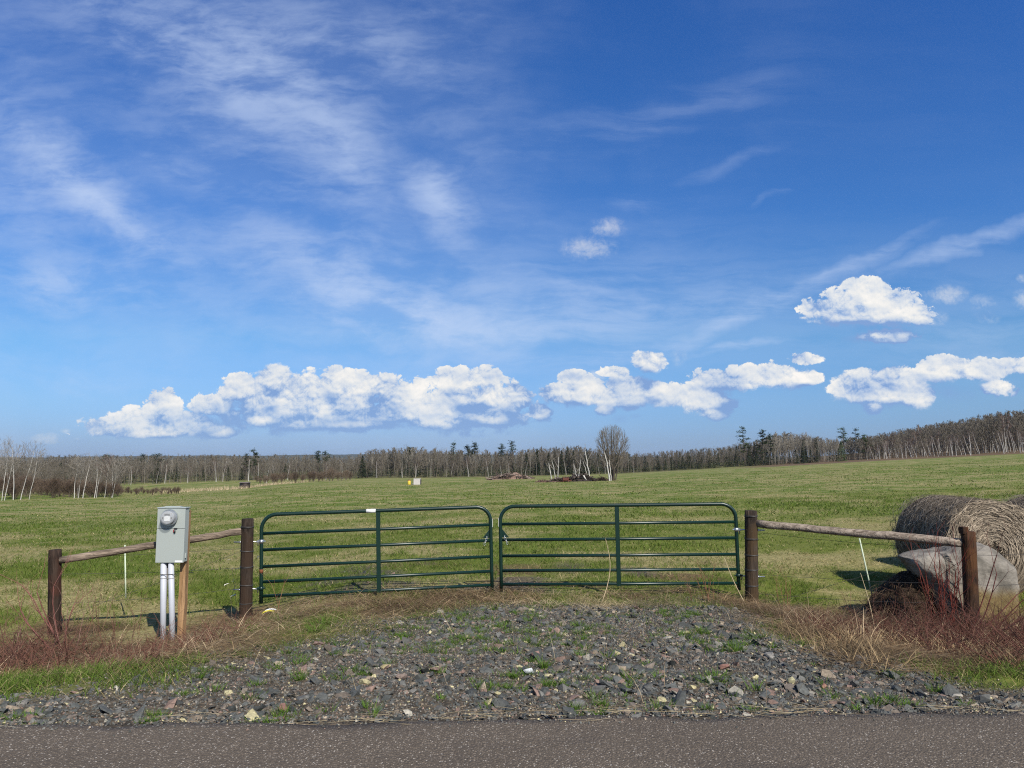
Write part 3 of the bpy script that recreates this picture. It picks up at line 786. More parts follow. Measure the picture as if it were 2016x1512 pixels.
def bale(cx, cy, cz, R_, L, rot, label, seed):
    rg = np.random.default_rng(seed)
    nu, prof = 120, [(0, .02), (.3, 0), (.55, -.012), (.78, -.004), (.9, .012), (.965, .045), (1.0, .11), (1.005, .3)]
    full = [(r*R_, d) for r, d in prof] + [(1.0*R_, L/2)]
    full = full + [(r, L-d) for r, d in reversed(full[:-1])]
    V = []; 
    for (r, d) in full:
        for k in range(nu):
            a = 2*math.pi*k/nu
            rr = r*(1 + .035*math.sin(2*a+seed) - (.06 if math.sin(a) < -.75 else 0)*0) + .012*float(vnoise(np.array(a*9), np.array(d*6+seed), seed)-.5)*(r > .2)
            z = rr*math.sin(a); z = max(z, -R_*.93)
            V.append((rr*math.cos(a), d + .02*float(vnoise(np.array(r*6), np.array(a*4), seed+2)-.5), z))
    V = np.array(V); n = len(full)
    idx = np.arange(n*nu).reshape(n, nu)
    F = np.stack([idx[:-1], np.roll(idx, -1, 1)[:-1], np.roll(idx, -1, 1)[1:], idx[1:]], -1).reshape(-1, 4)
    # loose strands that follow the winding
    N = 5200
    a0 = rg.uniform(-.35, math.pi+.35, N); face = rg.random(N) < .5
    rr = np.where(face, R_*np.sqrt(rg.uniform(.02, 1, N)), R_*1.006)
    dd = np.where(face, -.015, rg.uniform(.05, L, N)); rr = np.where(~face & (dd < .1), rr*.985, rr)
    wild = rg.random(N) < .25
    ln = rg.uniform(.05, .28, N)/np.maximum(rr, .22)*np.where(wild, .45, 1)*np.where(rg.random(N) < .5, 1, -1)
    K = 6; rows = []
    drift = rg.normal(0, 1, N)*np.where(wild, .55, .14); lift = rg.uniform(.002, .03, N)
    w = rg.uniform(.003, .0075, N)
    for i in range(K+1):
        s = i/K; a = a0 + ln*s
        out = lift*np.sin(math.pi*s)**.5*1.0 + .004
        rad = np.where(face, rr + drift*.25*s, rr + out); yy = np.where(face, dd - out, dd + drift*s)
        rad = rad*(1 + .035*np.sin(2*a+seed))
        ws = w*(1 - .6*s)
        for sgn in (-1, 1):
            r2 = np.where(face, rad + sgn*ws, rad); y2 = np.where(face, yy, yy + sgn*ws)
            rows.append(np.stack([r2*np.cos(a), y2, np.maximum(r2*np.sin(a), -R_*.93)], 1))
    SV = np.stack(rows, 1).reshape(-1, 3); kk = 2*(K+1); b0 = np.arange(N)*kk
    SF = np.concatenate([np.stack([b0+2*i, b0+2*i+1, b0+2*i+3, b0+2*i+2], 1) for i in range(K)])
    tone = rg.random((N, 1)); scol = np.array([[.08, .062, .045]])*(1-tone**1.2) + np.array([[.44, .36, .265]])*tone**1.2
    colr = np.concatenate([np.full((len(V), 3), .2), np.repeat(scol, kk, 0)])
    me = mesh_np('hay_bale', np.concatenate([V, SV]), [F, SF+len(V)], [M_HAY, M_STRAND], [0, 1], True, colr)
    o = link('hay_bale', me, None, (cx, cy, cz)); o.rotation_euler = (0, 0, rot)
    return tag(o, label, 'hay bale', 'old round bales beside the fence')
c0 = P(1957, 1082, 11.0)
bale(c0.x, 11.0, c0.z-.02, .735, 1.35, R(4), 'large weathered round hay bale directly behind the boulder', 3)
c1 = P(1958, 1072, 13.1)
bale(c1.x+.05, 12.75, c1.z-.05, .74, 1.35, R(9), 'round hay bale mostly hidden behind the large front bale', 4)
c2 = P(2075, 1062, 13.0)
bale(c2.x+.1, 12.7, c2.z-.05, .74, 1.35, R(-5), 'round hay bale cut by the right edge of the photo', 6)

# ------------------------------------------------------------------ boulder and the heap beside it
def boulder():
    m, t, b = newmat('grey_boulder_stone', .92, .2)
    pos = t.add('ShaderNodeTexCoord').outputs['Object']
    n = t.noise(pos, 3.2, 7, .65, .3); n2 = t.noise(pos, 1.3, 3, .5); n3 = t.noise(pos, 24, 4, .6)
    c = t.mix(t.mr(n, .35, .68), (.12, .108, .088), (.27, .243, .205))
    sp = t.add('ShaderNodeSeparateXYZ', {0: pos})
    och = t.math('MULTIPLY', t.mr(t.math('ADD', sp.outputs[2], t.math('MULTIPLY', t.math('SUBTRACT', n2, .5), .35)), .54, .40), t.mr(sp.outputs[0], -.35, -.1))
    c = t.mix(och, c, t.mix(n, (.12, .085, .035), (.23, .17, .075)))
    lich = t.mr(t.noise(pos, 7, 5, .7), .60, .68)
    c = t.mix(t.math('MULTIPLY', lich, .45), c, (.28, .26, .22))
    c = t.mix(t.math('MULTIPLY', t.mr(n3, .58, .7), .4), c, (.09, .085, .075))
    setc(t, b, c); bump(t, b, t.math('ADD', n, t.math('MULTIPLY', n3, .3)), .7, .05)
    from mathutils import noise as mn
    x0b, x1b = P(1781, 1150, 10.0).x, P(1988, 1150, 10.0).x; cx, hw = (x0b+x1b)/2, (x1b-x0b)/2
    zg = P(1885, 1220, 10.0).z; g = float(H(cx, 10.0))
    S_ = [-1, -.76, -.4, -.2, .05, .39, .58, .74, .84, .94, 1.0]
    T_ = [.83, .86, .91, .965, 1.0, 1.0, .975, .90, .77, .57, .40]
    SB = [-1, -.85, -.68, -.54, -.42, -.36, 1.0]; B_ = [.80, .70, .54, .38, .20, -.15, -.15]
    bm = bmesh.new(); bmesh.ops.create_icosphere(bm, subdivisions=6, radius=1)
    for v in bm.verts:
        d = v.co.copy(); s_ = math.copysign(1-(1-abs(d.x))**.9, d.x)
        tp, bt = float(np.interp(s_, S_, T_)), float(np.interp(s_, SB, B_)); ph = math.atan2(d.z, d.y); q = math.hypot(d.y, d.z)
        cf, sf = math.cos(ph), math.sin(ph); e = min(1, q*1.6)**.5
        y = .50*(1-abs(s_)**3)**.5*math.copysign(abs(cf)**.75, cf)*(.62 if bt > .1 and cf < 0 else 1)
        z = (tp+bt)/2 + (tp-bt)/2*math.copysign(abs(sf)**.65, sf)*e
        p = Vector((s_*hw, y, z*.99))
        nn = mn.fractal(p*2.3 + Vector((3, 1, 7)), 1.0, 2.0, 6); rdg = mn.ridged_multi_fractal(p*1.7 + Vector((1, 9, 2)), 1.0, 2.1, 4, 1.0, 2.0)
        v.co = p + d*(nn*.05 + (rdg-1)*.035)
    for f in bm.faces: f.smooth = True
    me = bpy.data.meshes.new('boulder'); bm.to_mesh(me); bm.free(); me.materials.append(m)
    o = link('boulder', me, None, (cx, 10.0, zg))
    tag(o, 'big grey boulder with an ochre face behind the right end post', 'boulder')
    # slumped brown heap at its left
    mm, t, b = newmat('rotten_hay', .95, .1)
    pos = t.add('ShaderNodeTexCoord').outputs['Object']
    n = t.noise(t.mapping(pos, (0,0,0), (0, R(25), 0), (4, 14, 22)), 1.5, 6, .7, .4)
    setc(t, b, t.mix(t.mr(n, .38, .66), (.016, .011, .008), (.085, .058, .038))); bump(t, b, n, 1, .06)
    hc = P(1772, 1165, 10.35); g = float(H(hc.x, 10.25))
    bm = bmesh.new(); bmesh.ops.create_icosphere(bm, subdivisions=5, radius=1)
    for v in bm.verts:
        d = v.co.copy(); x, y, z = d.x*.46, d.y*.38, d.z*.36 + .2
        z *= 1 + .40*(x/.40)
        p = Vector((x, y, z)); nn = mn.fractal(p*5, 1.0, 2.0, 5)
        v.co = p + d*nn*.06
    me = bpy.data.meshes.new('hay_heap'); bm.to_mesh(me); bm.free()
    V = np.array([v.co[:] for v in me.vertices]); F = np.array([list(p.vertices) for p in me.polygons]); bpy.data.meshes.remove(me)
    N = 2600
    pick = rng.integers(0, len(V), N); pos0 = V[pick]*1.0
    az = np.arctan2(pos0[:, 1], pos0[:, 0]) + rng.normal(0, .5, N)
    e0 = rng.uniform(0, .9, N); e1 = rng.uniform(-1.6, -.6, N)
    tone = rng.random((N, 1)); col = np.array([[.05, .03, .02]])*(1-tone) + np.array([[.26, .18, .11]])*tone
    SV, q, tr, cc = ribbons(pos0, az, e0, e1, rng.uniform(.08, .3, N), rng.uniform(.003, .006, N), col, 4)
    me = mesh_np('hay_heap', np.concatenate([V, SV]), [F, q+len(V), tr+len(V)], [mm, M_STRAND], [0, 1, 1], True, np.concatenate([np.full((len(V), 3), .1), cc]))
    o = link('hay_heap', me, None, (hc.x, 10.25, g))
    tag(o, 'slumped heap of dark brown rotten hay against the boulder', 'hay heap')
boulder()

# ------------------------------------------------------------------ crushed stone
PAL = np.array([(.060, .064, .060), (.088, .091, .084), (.118, .116, .104), (.145, .120, .096), (.195, .132, .104), (.25, .20, .145), (.42, .37, .21), (.16, .150, .132), (.31, .285, .23)])
PALP = np.array([.30, .25, .15, .11, .055, .055, .022, .05, .02])
def hull_rock(seed, flatn=.6, n=16):
    rg = random.Random(seed); bm = bmesh.new()
    for _ in range(n):
        v = Vector((rg.gauss(0, 1), rg.gauss(0, 1), rg.gauss(0, 1))).normalized()
        m_ = max(abs(v.x), abs(v.y), abs(v.z)); v = v.lerp(v/m_, .35)*rg.uniform(.8, 1.0)
        bm.verts.new((v.x, v.y*rg.uniform(.75, 1)*.8, v.z*flatn))
    r = bmesh.ops.convex_hull(bm, input=bm.verts[:])
    junk = [v for v in bm.verts if not v.link_faces]
    if junk: bmesh.ops.delete(bm, geom=junk, context='VERTS')
    bmesh.ops.triangulate(bm, faces=bm.faces[:]); bm.verts.index_update()
    V = np.array([v.co[:] for v in bm.verts]); F = np.array([[v.index for v in f.verts] for f in bm.faces]); bm.free()
    return V, F
def stone_mat():
    m, t, b = newmat('crushed_stone', .88, .25)
    c = t.add('ShaderNodeAttribute', attribute_name='Col').outputs['Color']
    pos = t.add('ShaderNodeTexCoord').outputs['Object']
    n = t.noise(pos, 45, 5, .65)
    c = t.mix(1.0, c, t.ramp(n, [(.25, .55), (.55, 1.0), (.8, 1.6)]), 'MULTIPLY')
    setc(t, b, c); bump(t, b, n, .4, .01)
    return m
M_STONE = stone_mat()
ROCKS = [hull_rock(100+i, random.uniform(.30, .62), random.choice((11, 13, 16))) for i in range(14)]
def gravel():
    n = 200000
    x = rng.uniform(-7, 7, n); y = rng.uniform(4.55, 16, n)
    d = y - road_edge(x)
    g = z_gravel(x, y)*(d > -.06)
    bare = sst(.35, .62, fbm(x, y, .55, 121, 3))
    keep = rng.random(n) < g**1.5*np.where(y < 10.6, .24 + .76*bare, .12)*np.where(d < .0, .4, 1)
    x, y, g = x[keep], y[keep], g[keep]; n = len(x)
    s = np.exp(rng.normal(math.log(.0205), .58, n)); s = np.clip(s, .006, .080)*(.6 + .4*sst(.3, .9, g))
    s *= np.where(y > 9.4, .8, 1.0)
    small_near = rng.random(n) < .62
    s = np.where(small_near, s*.55, s)
    z = H(x, y) + s*.02
    rot = rng.uniform(0, 2*math.pi, n); tx = rng.normal(0, .35, n); ty = rng.normal(0, .35, n)
    ci = rng.choice(len(PAL), n, p=PALP/PALP.sum()); col = PAL[ci]*rng.uniform(.75, 1.3, (n, 1))
    kind = rng.integers(0, len(ROCKS), n)
    Vs, Fs, Cs, off = [], [], [], 0
    for k, (V, F) in enumerate(ROCKS):
        i = np.where(kind == k)[0]
        c_, s_ = np.cos(rot[i]), np.sin(rot[i])
        base = V[None]*s[i][:, None, None]
        X_, Y_, Z_ = base[..., 0], base[..., 1], base[..., 2]
        Z2 = Z_ + X_*tx[i][:, None] + Y_*ty[i][:, None]
        W_ = np.stack([X_*c_[:, None]-Y_*s_[:, None]+x[i][:, None], X_*s_[:, None]+Y_*c_[:, None]+y[i][:, None], Z2+z[i][:, None]], -1)
        Vs.append(W_.reshape(-1, 3)); Cs.append(np.repeat(col[i], len(V), 0))
        Fs.append((F[None] + (np.arange(len(i))*len(V))[:, None, None]).reshape(-1, 3) + off); off += len(i)*len(V)
    # fines between the stones
    x = rng.uniform(-7, 7, 240000); y = rng.uniform(4.3, 11, 240000); dd = y - road_edge(x); k = (rng.random(240000) < z_gravel(x, y)*.62*np.where(dd < 0, np.clip(1+dd/.35, 0, 1)**3*.5, 1)) & (dd > -.35); x, y = x[k], y[k]; m = len(x)
    s = rng.uniform(.0035, .010, m); dr = rng.normal(0, 1, (m, 5, 3)); dr /= np.linalg.norm(dr, axis=2, keepdims=True)
    T = np.array([(1, 0, -.3), (-.5, .87, -.3), (-.5, -.87, -.3), (.3, .2, .7), (-.3, -.1, .6)]) + dr*.35
    W_ = T*s[:, None, None] + np.stack([x, y, np.where(y < road_edge(x) + .05, np.maximum(H(x, y), .002), H(x, y)) + s*.3], 1)[:, None, :]
    f0 = np.array([(0, 1, 3), (1, 2, 4), (2, 0, 4), (0, 3, 4), (1, 4, 3)])
    Vs.append(W_.reshape(-1, 3)); Fs.append((f0[None] + (np.arange(m)*5)[:, None, None]).reshape(-1, 3) + off); off += 5*m
    Cs.append(np.repeat(PAL[rng.choice(len(PAL), m, p=PALP/PALP.sum())]*rng.uniform(.75, 1.35, (m, 1)), 5, 0))
    tag(link('gravel', mesh_np('gravel', np.concatenate(Vs), [np.concatenate(Fs)], [M_STONE], smooth=False, col=np.concatenate(Cs))), kind='stuff')
    print('stones', n)
gravel()
def big_stone(px, py, w, flatn, col, seed, label, rot=0, painted=None):
    Y = None
    for yy in np.arange(4.6, 10.5, .05):          # distance at which this row meets the ground
        p = P(px, py, yy)
        if p.z <= float(H(p.x, yy)): Y = yy; break
    p = P(px, py, Y); V, F = hull_rock(seed, flatn, 15)
    V = V*(w*.82*Y/FPX/2)*np.array([1, .8, 1]); c, s = math.cos(rot), math.sin(rot)
    V = np.stack([V[:, 0]*c-V[:, 1]*s, V[:, 0]*s+V[:, 1]*c, V[:, 2]], 1)
    cc = np.tile(np.array(col), (len(V), 1))
    if painted is not None: cc[V[:, 2] > painted*V[:, 2].max()] = (.62, .64, .66)
    o = link('rock', mesh_np('rock', V, [F], [M_STONE], smooth=False, col=cc), None, (p.x, Y, float(H(p.x, Y)) + V[:, 2].max()*.75))
    tag(o, label, 'rock', 'larger stones on the drive')
big_stone(1041, 1328, 34, .55, (.06, .075, .062), 7, 'dark stone with a white painted top in the middle of the gravel', .4, .35)
big_stone(1078, 1334, 27, .34, (.36, .32, .19), 8, 'flat pale yellow stone just right of the white topped one', .1)
big_stone(1222, 1320, 32, .55, (.27, .22, .16), 9, 'rounded tan stone on the gravel above the tuft of green grass', .2)
big_stone(1213, 1290, 26, .5, (.38, .33, .19), 10, 'pale yellow stone lying behind the rounded tan one')
big_stone(1397, 1281, 28, .7, (.085, .07, .062), 12, 'pointed dark brown stone standing up near the grass tufts right of centre', .5)
big_stone(1428, 1318, 32, .5, (.24, .13, .10), 13, 'flat brick red slab among the dark gravel at right', .3)
big_stone(1558, 1346, 20, 1.0, (.36, .33, .20), 14, 'blocky pale yellow stone right of the brick red slab')
big_stone(1622, 1357, 26, .5, (.24, .13, .095), 15, 'small brick red stone farthest right in the gravel', .9)
big_stone(557, 1402, 26, .75, (.19, .105, .085), 16, 'reddish brown stone at the road edge left of centre', .2)
big_stone(548, 1416, 30, .4, (.20, .115, .09), 17, 'flat reddish stone lying on the edge of the asphalt', .1)
big_stone(1238, 1396, 24, .55, (.11, .13, .085), 18, 'squarish greenish grey stone by the asphalt right of centre')
big_stone(760, 1318, 30, .5, (.34, .28, .15), 19, 'ochre stone on the gravel left of centre', .6)
big_stone(1055, 1296, 24, .8, (.22, .14, .115), 20, 'upright pinkish stone behind the white topped one')
big_stone(790, 1340, 32, .5, (.19, .145, .12), 21, 'broad brown stone in front of the ochre one', .2)
# ------------------------------------------------------------------ grasses
M_BLADE = attr_mat('grass_blade', .75, .2, .3)
M_DRY = attr_mat('dry_straw', .85, .15, .12)
M_TWIG = attr_mat('twig_bark', .7, .3)
def lerpc(a, b, tt): return np.array([a])*(1-tt) + np.array([b])*tt
def blades(name, x, y, h, w, col, mat, e0, e1, nseg=2, kind='stuff', az=None):
    n = len(x); pos = np.stack([x, y, H(x, y) - .004], 1)
    if az is None: az = rng.uniform(0, 2*math.pi, n)
    return ribbons(pos, az, e0, e1, h, w, col, nseg)
class Soup:
    def __init__(s): s.V = []; s.Q = []; s.T = []; s.C = []; s.n = 0
    def add(s, r):
        V, q, t_, c = r; s.V.append(V); s.Q.append(q+s.n); s.T.append(t_+s.n); s.C.append(c); s.n += len(V)
    def build(s, name, mat):
        return link(name, mesh_np(name, np.concatenate(s.V), [np.concatenate(s.Q), np.concatenate(s.T)], [mat], col=np.concatenate(s.C)))
GREEN0, GREEN1, STR0, STR1 = (.052, .090, .010), (.155, .210, .034), (.21, .16, .07), (.46, .375, .19)
grass = Soup(); dry = Soup()
def field_band(y0, y1, dens, hs, ws, nstraw=.5):
    area = (y1-y0)*(y0+y1)*.78; n = int(area*dens)
    y = np.sqrt(rng.uniform(y0*y0, y1*y1, n)); x = rng.uniform(-.8, .8, n)*y
    st = z_straw(x, y); gr = z_gravel(x, y); de = z_dead(x, y)
    iss = rng.random(n) < .16 + st*nstraw*1.05
    keep = rng.random(n) < (1-gr*.9)*(1-de*.75)*np.where(iss, .8, .62+.38*(1-st))
    clump = sst(.28, .62, fbm(x, y, .22, 141, 2)); keep &= rng.random(n) < .25+.75*clump
    x, y, iss, clump = x[keep], y[keep], iss[keep], clump[keep]
    lush = sst(.40, .65, fbm(x, y, 1.9, 151, 3)*.6 + fbm(x, y, 8, 153, 3)*.4)
    g = ~iss
    n1 = g.sum(); tt = np.clip(rng.uniform(0, 1, (n1, 1))*.7 + .3*lush[g][:, None]*rng.random((n1, 1)), 0, 1)
    grass.add(blades('', x[g], y[g], rng.uniform(*hs, n1)*(.5+.8*lush[g])*(.6+.5*clump[g]), rng.uniform(*ws, n1), lerpc(GREEN0, GREEN1, tt), None, rng.uniform(.7, 1.5, n1), rng.uniform(-.3, 1.0, n1)))
    n2 = iss.sum()
    dry.add(blades('', x[iss], y[iss], rng.uniform(*hs, n2)*1.3, rng.uniform(*ws, n2)*.8, lerpc(STR0, STR1, rng.random((n2, 1))), None, rng.uniform(.0, .9, n2), rng.uniform(-.6, .2, n2)))
field_band(10.3, 15, 900, (.05, .17), (.006, .011))
field_band(15, 24, 330, (.05, .15), (.010, .018))
field_band(24, 42, 110, (.06, .15), (.018, .034))
field_band(42, 80, 15, (.06, .14), (.04, .075))
field_band(80, 140, 3.5, (.07, .15), (.07, .13))
# sparse green tufts in the gravel, green verges
def tufts(cx, cy, nb, rad, h, col0=GREEN0, col1=(.13, .24, .03), w=(.003, .006)):
    for a, b in zip(cx, cy):
        n = int(nb*rng.uniform(.5, 1.5)); r = np.abs(rng.normal(0, rad*rng.uniform(.6, 1.3), n)); th = rng.uniform(0, 2*math.pi, n)
        x, y = a + r*np.cos(th), b + r*np.sin(th)*.8
        hh = h*rng.uniform(.5, 1.3)
        grass.add(ribbons(np.stack([x, y, H(x, y)-.004], 1), th + rng.normal(0, .5, n), rng.uniform(.8, 1.5, n), rng.uniform(-.2, .9, n),
                          rng.uniform(.5, 1.15, n)*hh, rng.uniform(*w, n), lerpc(col0, col1, rng.random((n, 1))), 3))
n = 1100
x = rng.uniform(-5, 5, n); y = rng.uniform(4.85, 10.4, n); gm = z_gravel(x, y)
k = (gm > .4) & (rng.random(n) < .15 + .85*sst(.46, .62, fbm(x, y, .9, 171, 3))) & (y > road_edge(x)+.05)
tufts(x[k], y[k], 42, .05, .085)
def rows_at(lst):
    for (px, py, nb, rad, h) in lst:
        for yy in np.arange(4.6, 11, .04):
            p = P(px, py, yy)
            if p.z <= float(H(p.x, yy)): tufts([p.x], [yy], nb, rad, h); break
rows_at([(292, 1424, 120, .05, .075), (500, 1424, 80, .05, .07), (530, 1428, 60, .04, .07), (686, 1290, 110, .05, .06), (1040, 1248, 130, .05, .11), (1042, 1225, 60, .03, .16), (1358, 1270, 70, .03, .09),
         (1450, 1284, 130, .05, .13), (735, 1415, 40, .02, .14), (940, 1356, 60, .06, .08), (960, 1360, 60, .06, .08), (1100, 1352, 60, .06, .09), (1240, 1345, 80, .08, .08), (1250, 1330, 60, .05, .12), (1070, 1318, 60, .02, .12),
         (1130, 1410, 70, .06, .06), (1180, 1412, 60, .05, .06), (1400, 1345, 120, .09, .09), (1760, 1335, 140, .10, .10), (1790, 1392, 160, .10, .10), (1720, 1388, 110, .06, .09), (1900, 1390, 90, .07, .09),
         (1490, 1362, 50, .04, .10), (1480, 1402, 150, .10, .07), (1390, 1400, 90, .06, .07), (365, 1368, 120, .07, .07), (430, 1358, 60, .03, .11), (510, 1352, 80, .06, .07), (550, 1320, 70, .06, .08), (590, 1340, 60, .05, .08),
         (860, 1270, 180, .16, .09), (920, 1262, 140, .12, .09), (990, 1270, 60, .05, .08), (640, 1230, 150, .08, .16), (625, 1245, 90, .06, .14), (555, 1222, 90, .10, .12), (470, 1240, 120, .14, .15), (480, 1250, 120, .12, .16), (20, 1420, 90, .06, .10), (60, 1435, 90, .09, .08)])
def verge(n, xr, yr, cond, h, w, straw=.25):
    x = rng.uniform(*xr, n); y = rng.uniform(*yr, n); keep = rng.random(n) < cond(x, y); x, y = x[keep], y[keep]; n = len(x)
    iss = rng.random(n) < straw + .25*z_straw(x, y)
    g = ~iss; n1 = g.sum()
    grass.add(blades('', x[g], y[g], rng.uniform(*h, n1), rng.uniform(*w, n1), lerpc(GREEN0, (.15, .22, .035), rng.random((n1, 1))), None, rng.uniform(.8, 1.5, n1), rng.uniform(-.3, .9, n1), 3))
    n2 = iss.sum()
    dry.add(blades('', x[iss], y[iss], rng.uniform(*h, n2)*1.2, rng.uniform(*w, n2)*.7, lerpc(STR0, STR1, rng.random((n2, 1))), None, rng.uniform(.2, 1.3, n2), rng.uniform(-.5, .6, n2), 3))
verge(30000, (-7, -1.6), (5.15, 6.6), lambda x, y: (1-z_gravel(x, y))*sst(6.9, 6.2, y + .25*(x+3))*sst(.3, .55, fbm(x, y, .4, 181, 3)), (.06, .18), (.004, .007))
verge(26000, (2.5, 8), (5.1, 6.5), lambda x, y: (1-z_gravel(x, y))*sst(6.4, 5.9, y)*sst(.15, .36, fbm(x, y, .4, 191, 3)), (.05, .15), (.004, .007), .3)
verge(52000, (-3.6, 3.2), (6.6, 10.6), lambda x, y: (1-.93*z_gravel(x, y))*(1-z_dead(x, y)*.75)*sst(.33, .56, fbm(x, y, .5, 201, 3)), (.04, .13), (.004, .007), .38)
# drifts of dead grass, fallen one over another
def thatch(n, xr, yr, dens, L, col0, col1, e0=(.0, .8), e1=(-.7, .1), w=(.0035, .007), azc=None):
    x = rng.uniform(*xr, n); y = rng.uniform(*yr, n); k = rng.random(n) < dens(x, y); x, y = x[k], y[k]; n = len(x)
    az = rng.uniform(0, 2*math.pi, n) if azc is None else rng.normal(azc, .7, n) + math.pi*(rng.random(n) < .35)
    pos = np.stack([x, y, H(x, y) + rng.uniform(0, .05, n)], 1)
    tt = rng.random((n, 1))**1.3; pat = sst(.35, .65, fbm(x, y, .6, 211, 3))[:, None]
    dry.add(ribbons(pos, az, rng.uniform(*e0, n), rng.uniform(*e1, n), rng.uniform(*L, n), rng.uniform(*w, n), lerpc(col0, col1, tt)*(.55+.6*pat), 4))
zd = lambda x, y: z_dead(x, y)
thatch(5200, (-8, -2.2), (5.9, 9.9), zd, (.25, .6), (.24, .165, .09), (.52, .41, .24), (-.05, .28), (-.35, .05), (.0035, .006), azc=.1)
thatch(5000, (2.2, 7.5), (5.8, 10.2), lambda x, y: z_dead(x, y)*(1 - .6*sst(3.4, 4.3, x)*sst(8.8, 7.8, y)), (.25, .65), (.24, .165, .09), (.52, .41, .25), (-.05, .35), (-.4, .05), (.0035, .006), azc=-.5)
thatch(27000, (-8, -.2), (5.9, 10.8), zd, (.12, .48), (.075, .046, .024), (.34, .235, .12), (-.05, .40), (-.5, .05), azc=.15)
zr = lambda x, y: z_dead(x, y)*(1 - .7*sst(3.4, 4.3, x)*sst(8.8, 7.8, y))
thatch(32000, (2.2, 8), (5.6, 11), zr, (.12, .5), (.075, .045, .025), (.34, .23, .12), (-.05, .42), (-.5, .05), azc=-.3)
thatch(5000, (1.9, 4.4), (5.9, 9), lambda x, y: sst(2.1, 2.7, x)*z_dead(x, y)*sst(.4,.6,fbm(x,y,.7,251,3)), (.12, .3), (.20, .13, .07), (.48, .36, .2), (.6, 1.4), (-.2, .8))
thatch(9000, (-2, 3.4), (9.2, 11.2), zd, (.1, .4), (.14, .08, .045), (.46, .34, .19))
thatch(1500, (3.0, 6.4), (7.5, 9.9), zd, (.25, .6), (.22, .15, .09), (.50, .38, .24), (.5, 1.3), (-.6, .3), (.004, .007))
thatch(800, (-7, -2.6), (6.3, 9.4), zd, (.2, .5), (.22, .15, .09), (.50, .38, .24), (.2, 1.2), (-.6, .3), (.004, .006))
thatch(19000, (-4, 3.6), (5, 10.6), lambda x, y: (.7 + .3*sst(8.5, 10, y))*z_gravel(x, y)*sst(.42, .6, fbm(x, y, .8, 221, 3)), (.05, .22), (.12, .08, .05), (.38, .30, .18), (-.05, .4), (-.3, .05), (.002, .004))
thatch(330, (-4, 3.6), (5, 10.4), lambda x, y: z_gravel(x, y)*.6, (.12, .38), (.30, .22, .13), (.5, .4, .24), (.9, 1.5), (.2, 1.3), (.002, .0035))
thatch(2600, (-.3, 2.3), (9.3, 10.7), lambda x, y: sst(.4, .6, fbm(x, y, .5, 261, 3)), (.12, .4), (.26, .19, .11), (.56, .45, .27), (-.05, .5), (-.5, .1))
thatch(1500, (-3, .4), (6.8, 10.3), lambda x, y: (1-z_gravel(x, y))*.8, (.15, .45), (.26, .19, .11), (.52, .42, .25), (-.05, .6), (-.5, .2))
# pale straw washed along the road edge
n = 260; x = rng.uniform(-4.6, 5, n); clus = sst(.48, .66, fbm(x, x*0, .5, 231, 3)); k = rng.random(n) < .05 + .9*clus; x = x[k]; n = len(x)
y = road_edge(x) + .05*(fbm(x, x*0, .9, 232, 3)-.5)*4 - .02 + rng.normal(.0, .055, n)
dry.add(ribbons(np.stack([x, y, np.maximum(H(x, y), 0) + rng.uniform(.004, .03, n)], 1), rng.normal(0, .34, n) + math.pi*(rng.random(n) < .5), rng.uniform(-.05, .12, n), rng.uniform(-.1, .03, n), rng.uniform(.06, .38, n), rng.uniform(.004, .008, n), lerpc((.34, .25, .13), (.56, .46, .27), rng.random((n, 1))), 4, np.full(n, 1.4)))
tag(grass.build('grass', M_BLADE), kind='stuff'); tag(dry.build('dead_grass', M_DRY), kind='stuff')
print('blade verts', grass.n, dry.n)

# ------------------------------------------------------------------ twiggy plants
def branch(segs, p, d, L, r, depth, spread=.5, up=.15, nk=3, kids=(2, 4), shrink=.62, wob=.12):
    seg = L/nk
    for i in range(nk):
        d = (d + Vector((random.gauss(0, wob), random.gauss(0, wob), random.gauss(0, wob) + up*.3))).normalized()
        q = p + d*seg; r2 = r*(1 - .28/nk*1.6)
        segs.append((p, q, r, r2, depth)); p, r = q, r2
        if depth > 0 and i > 0 - (nk == 1):
            for _ in range(random.randint(*kids) if i == nk-1 else random.randint(0, kids[0])):
                ax = Vector((random.gauss(0, 1), random.gauss(0, 1), random.gauss(0, 1))).cross(d).normalized()
                dd = (d*math.cos(spread) + ax*math.sin(spread*random.uniform(.7, 1.3)) + Vector((0, 0, up))).normalized()
                branch(segs, p, dd, L*shrink*random.uniform(.7, 1.15), r*.62, depth-1, spread, up, max(2, nk-1), kids, shrink, wob)
def seg_arrays(segs):
    return (np.array([s[0][:] for s in segs]), np.array([s[1][:] for s in segs]), np.array([s[2] for s in segs]), np.array([s[3] for s in segs]))
def twig_plant(name, base, stems, label, cat, col0, col1, group=None, sides=5):
    segs = []
    for (dx, dy, d, L, r, dep, spread) in stems:
        branch(segs, Vector((dx, dy, -.03)), Vector(d).normalized(), L, r, dep, spread, .12, 4, (1, 2), .5, .10)
    V, F = segs_mesh(*seg_arrays(segs), sides)
    zt = np.clip(V[:, 2:3]/1.0, 0, 1); c = lerpc(col0, col1, np.repeat(rng.random((len(segs), 1)), 2*sides, 0)*.6 + .4*zt)
    o = link(name, mesh_np(name, V, [F], [M_TWIG], smooth=True, col=c), None, base[:])
    return tag(o, label, cat, group)
g = P(1868, 1215, 8.75); g.z = float(H(g.x, 8.75))
st = []
for i in range(13):
    a = random.uniform(0, 6.28); l = abs(random.gauss(0, .28)); st.append((random.gauss(0, .06), random.gauss(0, .05), (math.cos(a)*l, math.sin(a)*l*.6, 1), random.uniform(.45, .95), random.uniform(.005, .010), 2, .5))
twig_plant('red_twig_shrub', g, st, 'upright shrub of bare red stems in front of the boulder', 'shrub', (.07, .013, .009), (.20, .042, .026), 'bare red shrubs')
